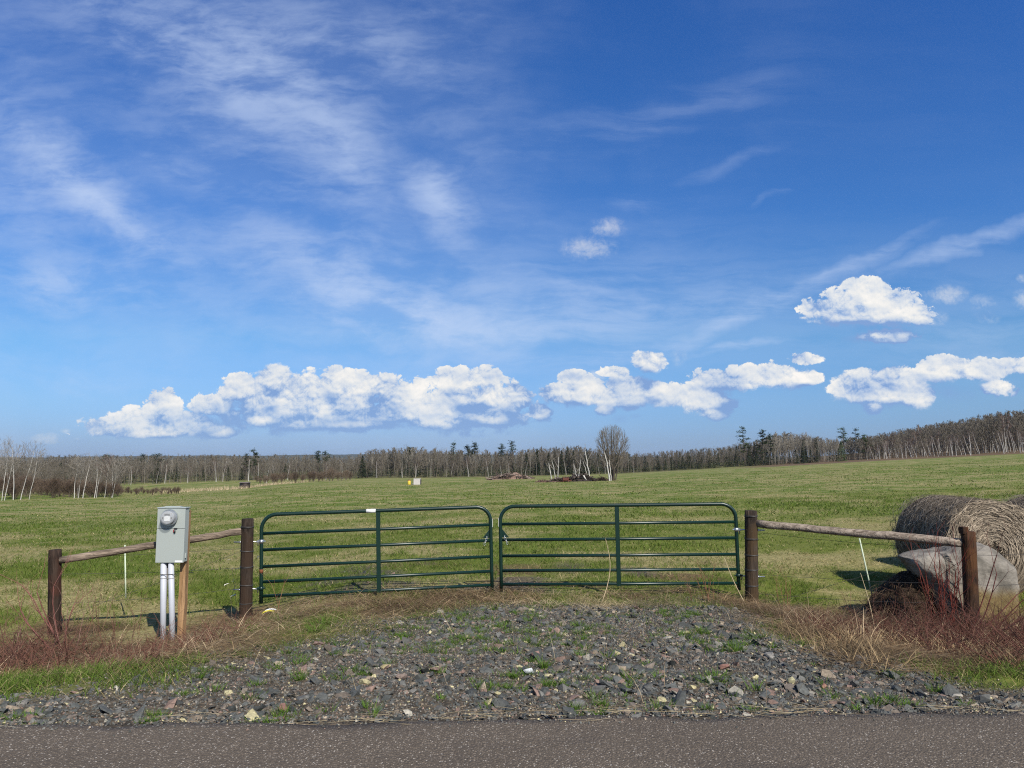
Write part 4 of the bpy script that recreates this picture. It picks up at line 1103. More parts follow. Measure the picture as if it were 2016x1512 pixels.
g = P(1905, 1222, 8.7); g.z = float(H(g.x, 8.7))
st = [(random.gauss(0, .04), random.gauss(0, .04), d, L, .008, 2, .5) for d, L in (((.9, 0, .5), 1.0), ((1.2, .1, .5), .8), ((.6, -.1, 1), .9), ((-.5, 0, .8), .6), ((.2, .2, 1), .9), ((.9, .2, .9), .9), ((.3, -.1, 1), 1.1))]
twig_plant('red_twig_shrub', g, st, 'low sprawling red stems arching right from the foot of the orange brown post', 'shrub', (.05, .012, .010), (.15, .032, .026), 'bare red shrubs')
g = P(118, 1262, 9.0); g.z = float(H(g.x, 9.0))
st = [(random.gauss(0, .05), random.gauss(0, .05), d, L, .009, 2, .5) for d, L in (((-.8, 0, .9), 1.0), ((-.5, .1, 1), .7), ((-.6, .1, .6), .8), ((-.2, 0, 1), .55), ((-.9, .1, .5), .7), ((-.4, .2, .9), .8))]
twig_plant('red_twig_shrub', g, st, 'leaning red stems crossing the foot of the left end post', 'shrub', (.10, .03, .025), (.25, .11, .085), 'bare red shrubs')
g = P(30, 1290, 8.4); g.z = float(H(g.x, 8.4))
st = []
for i in range(22):
    a = random.uniform(0, 6.28); st.append((random.gauss(0, .3), random.gauss(0, .2), (math.cos(a)*.6, math.sin(a)*.5, .8), random.uniform(.3, .65), random.uniform(.004, .007), 2, .6))
twig_plant('red_twig_shrub', g, st, 'tangled low brown red bush at the left edge beside the end post', 'shrub', (.085, .035, .027), (.23, .13, .10), 'bare red shrubs')
# dry weeds by the left rail
for px, Y_, n_, hh, lab in ((195, 9.9, 5, .75, 'tall brown dry weed standing below the left rail'), (265, 10.0, 3, .55, 'thin brown dry weed between the pale stake and the meter cabinet'), (222, 9.6, 4, .42, 'short forked dry weed nearest the pale stake'),
                       (1548, 9.9, 6, .55, 'reddish dry weed just right of the right gate post'), (1395, 10.1, 7, .40, 'reddish dry weed against the lower bars of the right gate'), (1360, 10.0, 4, .33, 'small dry weed below the middle of the right gate'), (545, 10.0, 2, .50, 'single wiry red weed before the left gate near its hinge')):
    g = G(px, Y_)
    st = [(random.gauss(0, .04), random.gauss(0, .03), (random.gauss(0, .18), random.gauss(0, .1), 1), hh*random.uniform(.55, 1), random.uniform(.003, .005), 1, .4) for _ in range(n_)]
    red = 'red' in lab
    twig_plant('dry_weed', g, st, lab, 'weed', (.10, .05, .03) if not red else (.16, .06, .035), (.22, .13, .08) if not red else (.32, .17, .10), 'dry weeds along the fence')
# long bleached stalks
def stalk(p0, p1, bend, r, label, head=False):
    mb = MB(); pts = []
    for i in range(9):
        k = i/8; pts.append(p0.lerp(p1, k) + Vector((bend*math.sin(math.pi*k), 0, abs(bend)*.2*math.sin(math.pi*k))))
    mb.tube(pts, [r*(1-.55*i/8) for i in range(9)], 6)
    if head:
        for k in range(9):
            q = pts[-1] - (pts[-1]-pts[-2])*(k*.18); mb.tube([q, q + Vector((random.uniform(-.012, .012), random.uniform(-.01, .01), .03))], [.002, .0005], 4)
    tag(mb.build('dry_stalk', flat('bleached_stalk', (.46, .36, .22), .85)), label, 'dry stalk', 'bleached grass stalks')
def gp(px, py, Y_): 
    p = P(px, py, Y_); p.z = float(H(p.x, Y_)); return p
stalk(gp(1183, 1190, 9.85), P(1192, 1062, 10.05), .09, .006, 'tall bleached stalk standing before the right gate beside its brace', True)
stalk(gp(1470, 1188, 9.9), P(1426, 1098, 10.1), -.02, .006, 'bleached stalk leaning left from the foot of the right gate post')
stalk(gp(1722, 1195, 8.9), P(1694, 1128, 9.2), .02, .005, 'bleached stalk leaning under the pale leaning stake')
stalk(gp(372, 1190, 9.3), P(402, 1222, 8.9), 0, .006, 'broken bleached stalk resting right of the meter post')
# plant with pale papery leaves behind the left gate post
g = G(468, 10.7); V = []; F = []
segs = []
for _ in range(5): branch(segs, Vector((random.gauss(0, .05), 0, -.02)), Vector((random.gauss(0, .25), random.gauss(0, .2), 1)).normalized(), random.uniform(.45, .8), .003, 1, .5, .1, 4, (1, 1), .4)
SV, SF = segs_mesh(*seg_arrays(segs), 4); c = np.full((len(SV), 3), (.25, .19, .12))
tips = np.array([s[1][:] for s in segs if s[1].z > .3]); pk = tips[rng.integers(0, len(tips), 26)]
n = len(pk); LV, q, tr, lc = ribbons(pk, rng.uniform(0, 6.28, n), rng.uniform(-.4, .6, n), rng.uniform(-1.3, -.3, n), rng.uniform(.04, .08, n), rng.uniform(.02, .035, n), np.full((n, 3), (.66, .62, .56)), 3)
tag(link('papery_weed', mesh_np('papery_weed', np.concatenate([SV, LV]), [SF, q+len(SV), tr+len(SV)], [M_TWIG], col=np.concatenate([c, lc])), None, g[:]), 'dead weed with pale papery leaves behind the left gate post', 'weed')
# yellow and white scrap
mb = MB(); p = gp(528, 1198, 9.95)
for i, (dx, w, mi) in enumerate(((0, .035, 0), (.0, .03, 1))):
    base = p + Vector((-.07 + i*.012, -.02 + i*.045, .03 + i*.012)); vs = []
    for k in range(7):
        s = k/6; vs += [base + Vector((.15*s, -w*.5, .02*math.sin(3*s) + .025*s)), base + Vector((.15*s + .01, w*.5, .02*math.sin(3*s+.5) + .025*s + .012))]
    vs2 = [v - Vector((0, 0, .002)) for v in vs]
    mb.raw(vs + vs2, [(2*k, 2*k+2, 2*k+3, 2*k+1) for k in range(6)] + [(14+2*k, 15+2*k, 17+2*k, 16+2*k) for k in range(6)], mi)
tag(mb.build('plastic_scrap', [flat('yellow_plastic', (.72, .62, .06), .5), M_STICK]), 'crumpled yellow and white plastic scrap at the foot of the left gate', 'litter')
# low brambles filling the ditch: uncountable
def bramble(xr, yr, n, col0, col1):
    segs = []
    for _ in range(n):
        x = random.uniform(*xr); y = random.uniform(*yr); L_ = .17 + .18*(random.random() < .5)*(abs(x) > 3.9)
        if random.random() > float(sst(.38, .6, fbm(np.array(x), np.array(y), .9, 271, 3))) + .6*(x > 3.8): continue
        if random.random() > float(z_dead(np.array(x), np.array(y))): continue
        b = Vector((x, y, float(H(x, y)) - .01)); a = random.uniform(0, 6.28)
        branch(segs, b, Vector((math.cos(a)*.9, math.sin(a)*.5, random.uniform(.3, 1))).normalized(), L_*random.uniform(.7, 1.5), random.uniform(.0026, .0052), 1, .6, .05, 3, (1, 2), .6, .2)
    V, F = segs_mesh(*seg_arrays(segs), 4)
    return V, F, lerpc(col0, col1, np.repeat(rng.random((len(segs), 1)), 8, 0))
parts = [bramble((-7.5, -2.9), (6.0, 9.2), 2100, (.062, .026, .017), (.18, .082, .054)), bramble((3.2, 7.5), (5.8, 9.0), 4200, (.050, .019, .012), (.15, .060, .040))]
Vs, Fs, Cs, off = [], [], [], 0
for V, F, c in parts: Vs.append(V); Fs.append(F+off); Cs.append(c); off += len(V)
tag(link('brambles', mesh_np('brambles', np.concatenate(Vs), [np.concatenate(Fs)], [M_TWIG], smooth=True, col=np.concatenate(Cs))), kind='stuff')
# ------------------------------------------------------------------ trees
def bark_mat(name, a, b_, dark=None, sc=2.0):
    m, t, b = newmat(name, .9, .12)
    oi = t.add('ShaderNodeObjectInfo').outputs['Random']
    pos = t.add('ShaderNodeTexCoord').outputs['Object']
    n = t.noise(t.mapping(pos, (0,0,0), (0,0,0), (1, 1, .35)), sc, 4, .6)
    c = t.mix(t.mr(t.math('ADD', t.math('MULTIPLY', n, .6), t.math('MULTIPLY', oi, .4)), .3, .7), a, b_)
    if dark:
        k = t.noise(t.mapping(pos, (5,3,1), (0,0,0), (2, 2, 3.5)), 1.6, 3, .6); c = t.mix(t.math('MULTIPLY', t.mr(k, .58, .68), .75), c, dark)
    setc(t, b, c); return m
M_BIRCH = bark_mat('white_birch_bark', (.38, .36, .325), (.54, .52, .48), (.07, .06, .055))
M_BTWIG = bark_mat('birch_twigs', (.105, .068, .058), (.175, .12, .10))
M_PTWIG = bark_mat('pale_twigs', (.19, .168, .142), (.31, .28, .245))
M_BARK = bark_mat('grey_brown_bark', (.062, .050, .040), (.135, .112, .090))
M_TWIGB = bark_mat('grey_brown_twigs', (.105, .090, .070), (.195, .170, .134))
M_ASP = bark_mat('pale_aspen_bark', (.155, .14, .112), (.26, .238, .195), (.10, .09, .075))
M_ASPT = bark_mat('pale_aspen_twigs', (.17, .152, .122), (.29, .262, .215))
M_RTWIG = bark_mat('reddish_twigs', (.10, .070, .050), (.175, .13, .095))
def leaf_mat(name, a, b_):
    m, t, b = newmat(name, .85, .15)
    oi = t.add('ShaderNodeObjectInfo').outputs['Random']
    pos = t.add('ShaderNodeTexCoord').outputs['Object']
    n = t.noise(pos, 1.1, 3, .6)
    setc(t, b, t.mix(t.math('ADD', t.math('MULTIPLY', n, .65), t.math('MULTIPLY', oi, .35)), a, b_)); return m
M_SPRUCE = leaf_mat('spruce_needles', (.010, .018, .008), (.034, .048, .020))
M_PINE = leaf_mat('pine_needles', (.014, .030, .011), (.050, .075, .026))
M_PINEB = leaf_mat('bright_pine_needles', (.030, .058, .018), (.075, .115, .036))

def tree_segs(Ht, r0, seed, first=.3, depth=3, spread=.55, n_limb=16, limb=.34, up=.25, multi=1, lean=0.0, kids=(2, 3), crook=.03, taper=.75, shrink=.62):
    random.seed(seed); trunk, tw = [], []
    for mth in range(multi):
        p = Vector((random.gauss(0, .02*Ht)*(multi > 1), random.gauss(0, .02*Ht)*(multi > 1), -.15))
        d = Vector((random.gauss(0, .12)*(multi > 1) + lean, random.gauss(0, .10)*(multi > 1), 1)).normalized()
        h = Ht*(random.uniform(.7, 1) if mth else 1); n = 14; step = h/n
        for i in range(n):
            k = i/n; r = r0*(1 - taper*k)*(.8 if multi > 1 else 1); r2 = r0*(1 - taper*(k+1/n))*(.8 if multi > 1 else 1)
            d = (d + Vector((random.gauss(0, crook), random.gauss(0, crook), .02))).normalized(); q = p + d*step
            trunk.append((p, q, r, r2, 9))
            if k >= first:
                for _ in range(max(1, round(n_limb/(n*(1-first))/1 + random.uniform(-.5, .5)))):
                    a = random.uniform(0, 2*math.pi); el = spread*random.uniform(.7, 1.3)
                    dd = (d*math.cos(el) + Vector((math.cos(a), math.sin(a), 0))*math.sin(el)).normalized()
                    L = Ht*limb*(1 - .62*(k-first)/(1-first))*random.uniform(.6, 1.1)
                    branch(tw, p.lerp(q, random.random()), dd, L, max(r2*.45, .012), depth-1, .5, up*.35, 3, kids, shrink, .09)
            p = q
    return trunk, tw
def crown_mesh(tw, minr=.012, sides=3):
    a, b, c, d = seg_arrays(tw); return segs_mesh(a, b, np.maximum(c, minr), np.maximum(d, minr*.8), sides)
def one_mesh(name, trunk, tw, mt, mw, minr=.014):
    V0, F0 = segs_mesh(*seg_arrays(trunk), 6); V1, F1 = crown_mesh(tw, minr)
    return mesh_np(name, np.concatenate([V0, V1]), [F0, F1+len(V0)], [mt, mw], [0, 1], True)
def two_part(name, base, trunk, tw, mt, mw, label, cat, group=None, minr=.012):
    root = empty(name, base, label, cat, group)
    V, F = segs_mesh(*seg_arrays(trunk), 8); link('trunk', mesh_np('trunk', V, [F], [mt], smooth=True), root)
    V, F = crown_mesh(tw, minr); link('crown', mesh_np('crown', V, [F], [mw], smooth=True), root)
    return root
# needle sprays
def spray(P_, az, L, w, droop, rg):
    """ragged kite-shaped needle sprays"""
    n = len(P_); d = np.stack([np.cos(az), np.sin(az), droop], 1); s = np.stack([-np.sin(az), np.cos(az), rg.normal(0, .35, n)], 1)
    a = P_; b = P_ + d*(L*.55)[:, None] + s*(w*.5)[:, None]; c = P_ + d*L[:, None]; e = P_ + d*(L*.5)[:, None] - s*(w*.5)[:, None]
    V = np.stack([a, b, c, e], 1).reshape(-1, 3); k = np.arange(n)*4
    return V, np.stack([k, k+1, k+2, k+3], 1)
def spruce_parts(Ht, Rb, seed, n=1500, gap=.0):
    rg = np.random.default_rng(seed)
    t_ = rg.uniform(.04, 1, n)**.8; lay = np.floor(t_*16)/16; keep = rg.random(n) > gap*(vnoise(t_*9, t_*0+seed, seed) > .55); t_ = t_[keep]; n = len(t_)
    az = rg.uniform(0, 2*math.pi, n); prof = Rb*(1-t_)**.85*(.75+.5*vnoise(t_*16, az*1.2, seed)); rr = prof*np.sqrt(rg.uniform(.02, 1, n))
    P_ = np.stack([rr*np.cos(az), rr*np.sin(az), t_*Ht - rr*.25], 1)
    V, F = spray(P_, az + rg.normal(0, .4, n), (.10+.16*(1-t_))*Ht*.28*rg.uniform(.6, 1.4, n), .05*Ht*rg.uniform(.5, 1.2, n)*(.4+.6*(1-t_)), rg.normal(-.25, .25, n), rg)
    tr = [(Vector((0, 0, -.1)), Vector((0, 0, Ht*.5)), .018*Ht, .010*Ht, 0), (Vector((0, 0, Ht*.5)), Vector((0, 0, Ht)), .010*Ht, .002*Ht, 0)]
    return tr, V, F
def pine_parts(Ht, seed, first=.4, spread=.30, nb=20, tuft=46, flat_=.35):
    rg = np.random.default_rng(seed); random.seed(seed)
    tr = []; p = Vector((0, 0, -.1)); n = 8
    for i in range(n):
        q = p + Vector((random.gauss(0, .008)*Ht, random.gauss(0, .008)*Ht, Ht/n)); tr.append((p, q, .016*Ht*(1-.8*i/n), .016*Ht*(1-.8*(i+1)/n), 0)); p = q
    Ps = []; br = []
    for b in range(nb):
        k = first + (1-first)*(b+random.random())/nb; i = min(int(k*n), n-1); s = k*n-i; o = tr[i][0].lerp(tr[i][1], s)
        a = random.uniform(0, 6.28); L = Ht*spread*(1 - .55*((k-first)/(1-first))**1.4)*random.uniform(.35, 1.15)
        e = o + Vector((math.cos(a)*L, math.sin(a)*L, L*random.uniform(-.05, .4)))
        br.append((o, e, .005*Ht, .002*Ht, 0))
        m = int(tuft*(.5+L/(Ht*spread))); tt = rg.uniform(.35, 1.08, m)[:, None]
        c = np.array(o)[None]*(1-tt) + np.array(e)[None]*tt
        Ps.append(c + rg.normal(0, 1, (m, 3))*np.array([.042, .042, .042*flat_])*Ht*.75)
    top = rg.normal(0, 1, (40, 3))*np.array([.03, .03, .03])*Ht + np.array(p)[None]; Ps.append(top)
    Ps = np.concatenate(Ps); m = len(Ps)
    V, F = spray(Ps, rg.uniform(0, 6.28, m), Ht*.050*rg.uniform(.6, 1.5, m), Ht*.020*rg.uniform(.6, 1.4, m), rg.normal(.2, .35, m), rg)
    return tr+br, V, F
def conifer_mesh(name, parts, mat):
    tr, V, F = parts; V0, F0 = segs_mesh(*seg_arrays(tr), 5)
    return mesh_np(name, np.concatenate([V0, V]), [F0, F+len(V0)], [M_BARK, mat], [0, 1])
def conifer(name, base, parts, mat, label, cat, group=None):
    root = empty(name, base, label, cat, group); tr, V, F = parts
    V0, F0 = segs_mesh(*seg_arrays(tr), 6); link('trunk', mesh_np('trunk', V0, [F0], [M_BARK]), root)
    link('crown', mesh_np('crown', V, [F], [mat]), root); return root
def g3(px, Y): 
    v = G(px, Y); return v
def h_to(px, py, Y): return max(1.0, P(px, py, Y).z - G(px, Y).z)

# --- prototypes of the woods, each about 10 m tall
PR = {'bare': [], 'birch': [], 'aspen': [], 'spruce': [], 'shrub': []}
for s in range(5):
    tr, tw = tree_segs(10, .10, 300+s, .34, 3, .50, 15, .26, .3, 1, 0, (1, 3)); PR['bare'].append(one_mesh('bare_tree', tr, tw, M_BARK, M_TWIGB, .017))
for s in range(5):
    tr, tw = tree_segs(10, .115, 320+s, .40, 3, .48, 13, .24, .3, 1 + (s % 2), random.uniform(-.1, .1), (1, 3), .035, .6); PR['birch'].append(one_mesh('birch_tree', tr, tw, M_BIRCH, M_BTWIG, .016))
for s in range(4):
    tr, tw = tree_segs(10, .09, 340+s, .42, 3, .42, 14, .22, .35, 1, 0, (1, 3), .025); PR['aspen'].append(one_mesh('aspen_tree', tr, tw, M_ASP, M_ASPT, .017))
for s in range(5):
    PR['spruce'].append(conifer_mesh('spruce_tree', spruce_parts(10, 1.75+.35*(s % 3), 360+s, 1100, .4), M_SPRUCE))
for s in range(3):
    tr, tw = tree_segs(3.2, .03, 380+s, .02, 2, .5, 22, .55, .4, 6, 0, (2, 3), .05); PR['shrub'].append(one_mesh('bare_shrub', tr, tw, M_TWIGB, M_RTWIG, .014))
NAMES = {'bare': ('bare_tree', 'bare tree'), 'birch': ('birch_tree', 'birch'), 'aspen': ('aspen_tree', 'aspen'), 'spruce': ('spruce_tree', 'spruce'), 'shrub': ('bare_shrub', 'shrub')}
def plant(kind, px, Y, h, label, group):
    b = G(px, Y); me = PR[kind][int(rng.integers(len(PR[kind])))]
    o = link(NAMES[kind][0], me, None, (b.x, b.y, b.z - .1)); s = h/(3.2 if kind == 'shrub' else 9.2)
    w = s*rng.uniform(.9, 1.2); o.scale = (w, w, s); o.rotation_euler = (rng.normal(0, .03), rng.normal(0, .04), rng.uniform(0, 6.28))
    return tag(o, label, NAMES[kind][1], group)
def stand(kind, n, x0, x1, d0, d1, tops, label, group, jit=.16, tilt=None, even=True):
    """n trees spread over photo columns x0..x1, d0..d1 metres behind the field edge, reaching the rows in tops"""
    for i in range(n):
        px = x0 + (x1-x0)*((i + rng.random())/n if even else rng.random())
        Y = float(edge_y(px)) + rng.uniform(d0, d1)
        top = np.interp(px, [a for a, _ in tops], [b for _, b in tops])
        h = h_to(px, top, Y)*rng.uniform(1-jit*1.3, 1+jit*.8)
        o = plant(kind, px, Y, h, label, group)
        if tilt is not None: o.rotation_euler = (rng.normal(0, .05), rng.normal(tilt, .09), rng.uniform(-.6, .6))
# far left: behind the front birches lies a second strip of field, then woods
def lstand(kind, n, x0, x1, Y0, Y1, tops, label, group, jit=.12):
    for i in range(n):
        px = x0 + (x1-x0)*(i + rng.random())/n; Y = rng.uniform(Y0, Y1)
        h = h_to(px, np.interp(px, [a for a, _ in tops], [b for _, b in tops]), Y)*rng.uniform(1-jit*1.3, 1+jit*.8)
        plant(kind, px, Y, h, label, group)
TL = [(0, 908), (250, 905), (500, 903), (700, 905)]
A = 'bare grey brown tree in the far woods at left beyond the low field strip'; B_ = 'trees of the far left woods'
lstand('bare', 80, -20, 690, 262, 300, TL, A, B_)
lstand('aspen', 30, 240, 690, 256, 285, [(0, 908), (700, 903)], 'pale slender aspen along the front of the far left woods', 'aspens of the far left woods')
lstand('birch', 12, 250, 680, 252, 262, [(0, 918), (700, 908)], 'white birch at the front of the far left woods', 'birches of the far left woods', .2)
lstand('spruce', 12, 90, 660, 262, 290, [(0, 918), (700, 912)], 'small dark spruce among the bare trees of the far left woods', 'spruces of the far left woods', .25)
lstand('shrub', 26, 500, 690, 205, 250, [(500, 936), (700, 922)], 'reddish brown willow shrub before the far left woods', 'willow shrubs at the field corner', .25)
lstand('shrub', 34, 228, 352, 128, 152, [(230, 960), (330, 962), (480, 955)], 'low brown shrub on the left field boundary between the birches and the dark hut', 'shrubs on the left field boundary', .3)
lstand('shrub', 55, 60, 235, 121, 148, [(0, 945), (240, 950)], 'brown shrub in the thicket among the front birches at left', 'thicket among the left birches', .3)
lstand('shrub', 14, -60, 60, 118, 136, [(0, 935), (60, 945)], 'brown shrub beneath the tall birches at the left edge', 'thicket at the left edge', .3)
lstand('bare', 34, -60, 235, 150, 200, [(-60, 915), (0, 915), (235, 920)], 'bare grey brown tree in the thicket behind the left birches', 'trees behind the left birches', .15)
lstand('spruce', 9, -40, 225, 128, 150, [(0, 955), (225, 960)], 'young dark spruce under the left birches', 'young spruces under the left birches', .3)
# central woods
TC = [(690, 905), (730, 893), (800, 889), (900, 893), (1000, 895), (1060, 888), (1130, 886), (1250, 896), (1350, 890), (1420, 885), (1500, 872)]
stand('aspen', 34, 720, 1150, 4, 40, TC, 'pale aspen in the woods straight across the field', 'aspens across the field')
stand('bare', 70, 690, 1250, 2, 60, [(a, b+4) for a, b in TC], 'bare brown tree in the woods straight across the field', 'bare trees across the field')
stand('spruce', 34, 720, 1250, 0, 30, [(690, 925), (1250, 918)], 'dark understorey spruce along the middle field edge', 'spruces along the middle field edge', .35)
stand('spruce', 26, 1030, 1500, 6, 45, [(a, b+1) for a, b in TC], 'pointed dark spruce rising among the bare trees right of centre', 'spruces right of centre', .12)
stand('birch', 16, 740, 1250, 0, 8, [(690, 912), (1250, 905)], 'white birch stem at the middle field edge', 'birches at the middle field edge', .25)
stand('bare', 62, 1250, 1510, 2, 60, [(a, b+2) for a, b in TC], 'bare grey brown tree in the dense woods right of the lone tree', 'bare trees right of the lone tree')
stand('spruce', 24, 1250, 1510, 0, 14, [(1250, 912), (1510, 890)], 'low dark spruce at the field edge right of the lone tree', 'spruces right of the lone tree', .3)
# pale aspens on the right, then the birch slope
TR = [(1500, 872), (1530, 863), (1600, 866), (1640, 872), (1720, 868), (1760, 860), (1850, 846), (1950, 832), (2016, 824), (2080, 818)]
stand('aspen', 44, 1515, 1650, 5, 50, TR, 'whitish aspen in the pale stand between the tall pines', 'pale aspen stand on the right', .08)
stand('spruce', 13, 1500, 1610, 0, 10, [(1500, 893), (1610, 890)], 'small dark spruce at the foot of the pale aspens', 'spruces below the pale aspens', .25)
stand('bare', 18, 1640, 1740, 4, 40, TR, 'bare brown tree between the right hand pines', 'bare trees between the right hand pines')
stand('bare', 46, 1730, 2080, 14, 80, TR, 'bare brown maple on the wooded rise at right', 'maples on the rise at right', .07)
stand('birch', 76, 1690, 2080, 0, 22, [(1690, 880), (1800, 868), (1900, 858), (2080, 842)], 'leaning white birch along the foot of the rise at right', 'leaning birches on the right', .16, -.10)
lone = []
# --- emergent pines and spruces one can point to
def pine(px, top, dY, label, first=.45, spread=.22, mat=None, nb=16, tuft=36, seed=0, name='pine_tree', cat='pine'):
    Y = (float(edge_y(px)) + dY) if px > 690 else dY
    b = G(px, Y); h = h_to(px, top-(8 if px > 690 else 3), Y)
    return conifer(name, (b.x, b.y, b.z-.1), pine_parts(h, 500+seed+px, first, spread, nb, tuft), mat or M_PINE, label, cat, 'tall pines above the far woods')
pine(203, 899, 300, 'small flat topped pine above the left woods between the two birch groups', .6, .3)
pine(278, 898, 300, 'small dark pine over the left woods, right of the second birch group', .6, .22)
pine(306, 897, 300, 'leaning tipped pine poking above the woods behind the meter cabinet', .72, .25)
pine(484, 897, 275, 'dark pine beside a taller one, above the dark hut', .5, .2, seed=1)
pine(500, 888, 275, 'taller dark pine of the pair above the dark hut', .45, .2, seed=2)
pine(625, 892, 285, 'left one of the twin dark pines left of centre', .6, .24)
pine(641, 893, 285, 'right one of the twin dark pines left of centre', .6, .24)
pine(805, 889, 30, 'small flat crowned pine above the pale aspens across the field', .7, .16)
pine(893, 881, 14, 'slim pale topped pine standing up left of the lone tree', .5, .10, M_PINEB, 14, 24)
pine(921, 886, 26, 'left one of the close pair of pines over the middle woods', .65, .14)
pine(932, 881, 26, 'right one of the close pair of pines over the middle woods', .65, .14)
pine(990, 884, 26, 'shorter pine left of the layered pine over the middle woods', .6, .14)
pine(1006, 878, 24, 'layered dark pine rising over the brush pile in the middle woods', .62, .20, nb=10)
pine(1467, 850, 12, 'tallest open branched dark pine on the right skyline', .35, .20, nb=15, tuft=40)
pine(1504, 856, 10, 'broad dark pine just right of the tallest open branched one', .35, .22, nb=20, tuft=50)
pine(1518, 864, 14, 'shorter drooping pine leaning against the pale aspens', .4, .18)
pine(1661, 852, 16, 'round headed pine over the right hand woods', .55, .22, M_PINEB)
pine(1690, 853, 16, 'dark spiky pine on the right before the wooded rise', .3, .18)
pine(1704, 864, 12, 'bright green bushy pine at the start of the wooded rise', .25, .24, M_PINEB, 20, 46)
def spr(px, top, dY, rb, label, mat=None, seed=0):
    Y = (float(edge_y(px)) + dY) if px > 690 else dY
    b = G(px, Y); h = h_to(px, top, Y)
    return conifer('spruce_tree', (b.x, b.y, b.z-.1), spruce_parts(h, rb*h, 700+px+seed, 1700, .3), mat or M_SPRUCE, label, 'spruce', 'single spruces on the skyline')
spr(713, 896, 2, .22, 'tallest dark spruce at the bend of the field edge')
spr(691, 907, 255, .20, 'slim dark spruce left of the tallest one at the field bend')
spr(1657, 868, 4, .28, 'bright green dense spruce below the round headed pine', M_PINEB)
spr(1608, 861, 14, .15, 'pointed spruce tip above the pale aspens on the right')
spr(1583, 864, 14, .18, 'paired spruce tip above the pale aspens on the right')
spr(1058, 889, 12, .13, 'narrow spruce behind the leftmost dead birches', None, 1)
spr(1106, 886, 12, .13, 'narrow olive spruce behind the brush pile', None, 2)
# --- birches standing nearer at the left
def near_birch(px, base_py, top, Y, lean, seed, label, r=.085, multi=1, limb=.34, first=.3, pale=True):
    r *= .78
    b = G(px, Y); h = h_to(px, top, Y)
    tr, tw = tree_segs(h, r, seed, first, 3, .50, 20, limb, .25, multi, lean, (2, 3), .035, .7)
    two_part('birch_tree', (b.x, b.y, b.z-.1), tr, tw, M_BIRCH, M_PTWIG if pale else M_BTWIG, label, 'birch', 'white birches at the left', .012)
near_birch(-14, 985, 878, 116, .0, 41, 'tall white birch half cut by the left edge')
near_birch(4, 985, 884, 117, .05, 42, 'tall forked white birch at the left edge', multi=2)
near_birch(26, 984, 878, 118, .06, 43, 'tall straight white birch with a pale round crown, second from the left edge', first=.45)
near_birch(40, 984, 884, 118, .14, 44, 'white birch leaning right beside the pale crowned one', first=.4)
near_birch(57, 983, 892, 119, .10, 45, 'rightmost birch of the tall group at the left edge', r=.07)
near_birch(146, 981, 908, 121, .02, 46, 'upright white birch stem leading the second group', r=.085, first=.55)
near_birch(155, 981, 912, 121, .10, 47, 'twin stemmed white birch next to the upright stem', r=.06, multi=2)
near_birch(163, 981, 908, 121, .04, 48, 'spreading white birch in the middle of the second group', r=.08, limb=.42)
near_birch(186, 980, 910, 121, .03, 49, 'left birch of the close white pair', r=.075, multi=1)
near_birch(190, 980, 907, 122, .08, 50, 'right birch of the close white pair', r=.07)
near_birch(206, 980, 908, 122, .02, 51, 'grey birch right of the close white pair', r=.06, limb=.4, pale=False)
near_birch(221, 979, 912, 122, .12, 52, 'wide branched birch ending the second group on the right', r=.07, multi=2, limb=.5)
for px, top, lab in ((524, 915, 'white birch stem left among the willow shrubs'), (537, 912, 'white birch stem right among the willow shrubs')):
    near_birch(px, 955, top, 212, .01, 60+px, lab, .1, limb=.28)
# --- the lone tree, dead birches and the brush pile in the field
def lone_tree():
    Y = 119; b = G(1206, Y); h = h_to(1206, 834, Y); random.seed(77); tr, tw = [], []
    for i in range(10):
        a = 2*math.pi*i/10 + random.uniform(-.25, .25); f = (.03, .24, .12, .30, .18)[i % 5]
        p = Vector((math.cos(a)*random.uniform(.1, .6), math.sin(a)*.45, -.1)); d = Vector((math.cos(a)*f*.9, math.sin(a)*f*.9, 1)).normalized(); n = 14; hh = h*(1.0 - f*f*1.6)*random.uniform(.96, 1.02)
        for k in range(n):
            out = f*.06 if k < 8 else -.02
            d = (d + Vector((math.cos(a)*out + random.gauss(0, .018), math.sin(a)*out + random.gauss(0, .018), .01))).normalized(); q = p + d*hh/n
            r = .10*(1-.85*k/n); tr.append((p, q, r, .10*(1-.85*(k+1)/n), 9))
            if k >= 3:
                for _ in range(4 if k > 5 else 2):
                    az = a + random.gauss(0, 1.2); el = random.uniform(.35, .75) + .35*max(0, 1-k/7)
                    dd = (d*math.cos(el) + Vector((math.cos(az), math.sin(az), 0))*math.sin(el)).normalized()
                    branch(tw, p.lerp(q, random.random()), dd, h*.235*random.uniform(.6, 1.15)*(1.4 - .75*k/n), r*.36, 2, .36, .14, 4, (1, 3), .6, .06)
            p = q
    inside = lambda p: (p.x**2 + p.y**2)/(.335*h)**2 + ((p.z - .57*h)/(.435*h))**2 < 1 + random.uniform(-.12, .08)
    tw = [g_ for g_ in tw if inside(g_[1])]; tr = [g_ for g_ in tr if g_[1].z < .4*h or inside(g_[1])]
    two_part('bare_tree', (b.x, b.y, b.z-.05), tr, tw, M_BARK, bark_mat('lone_tree_twigs', (.17, .145, .112), (.29, .25, .20)), 'big lone bare tree with a rounded fan of branches in the field', 'bare tree', None, .0095)
lone_tree()
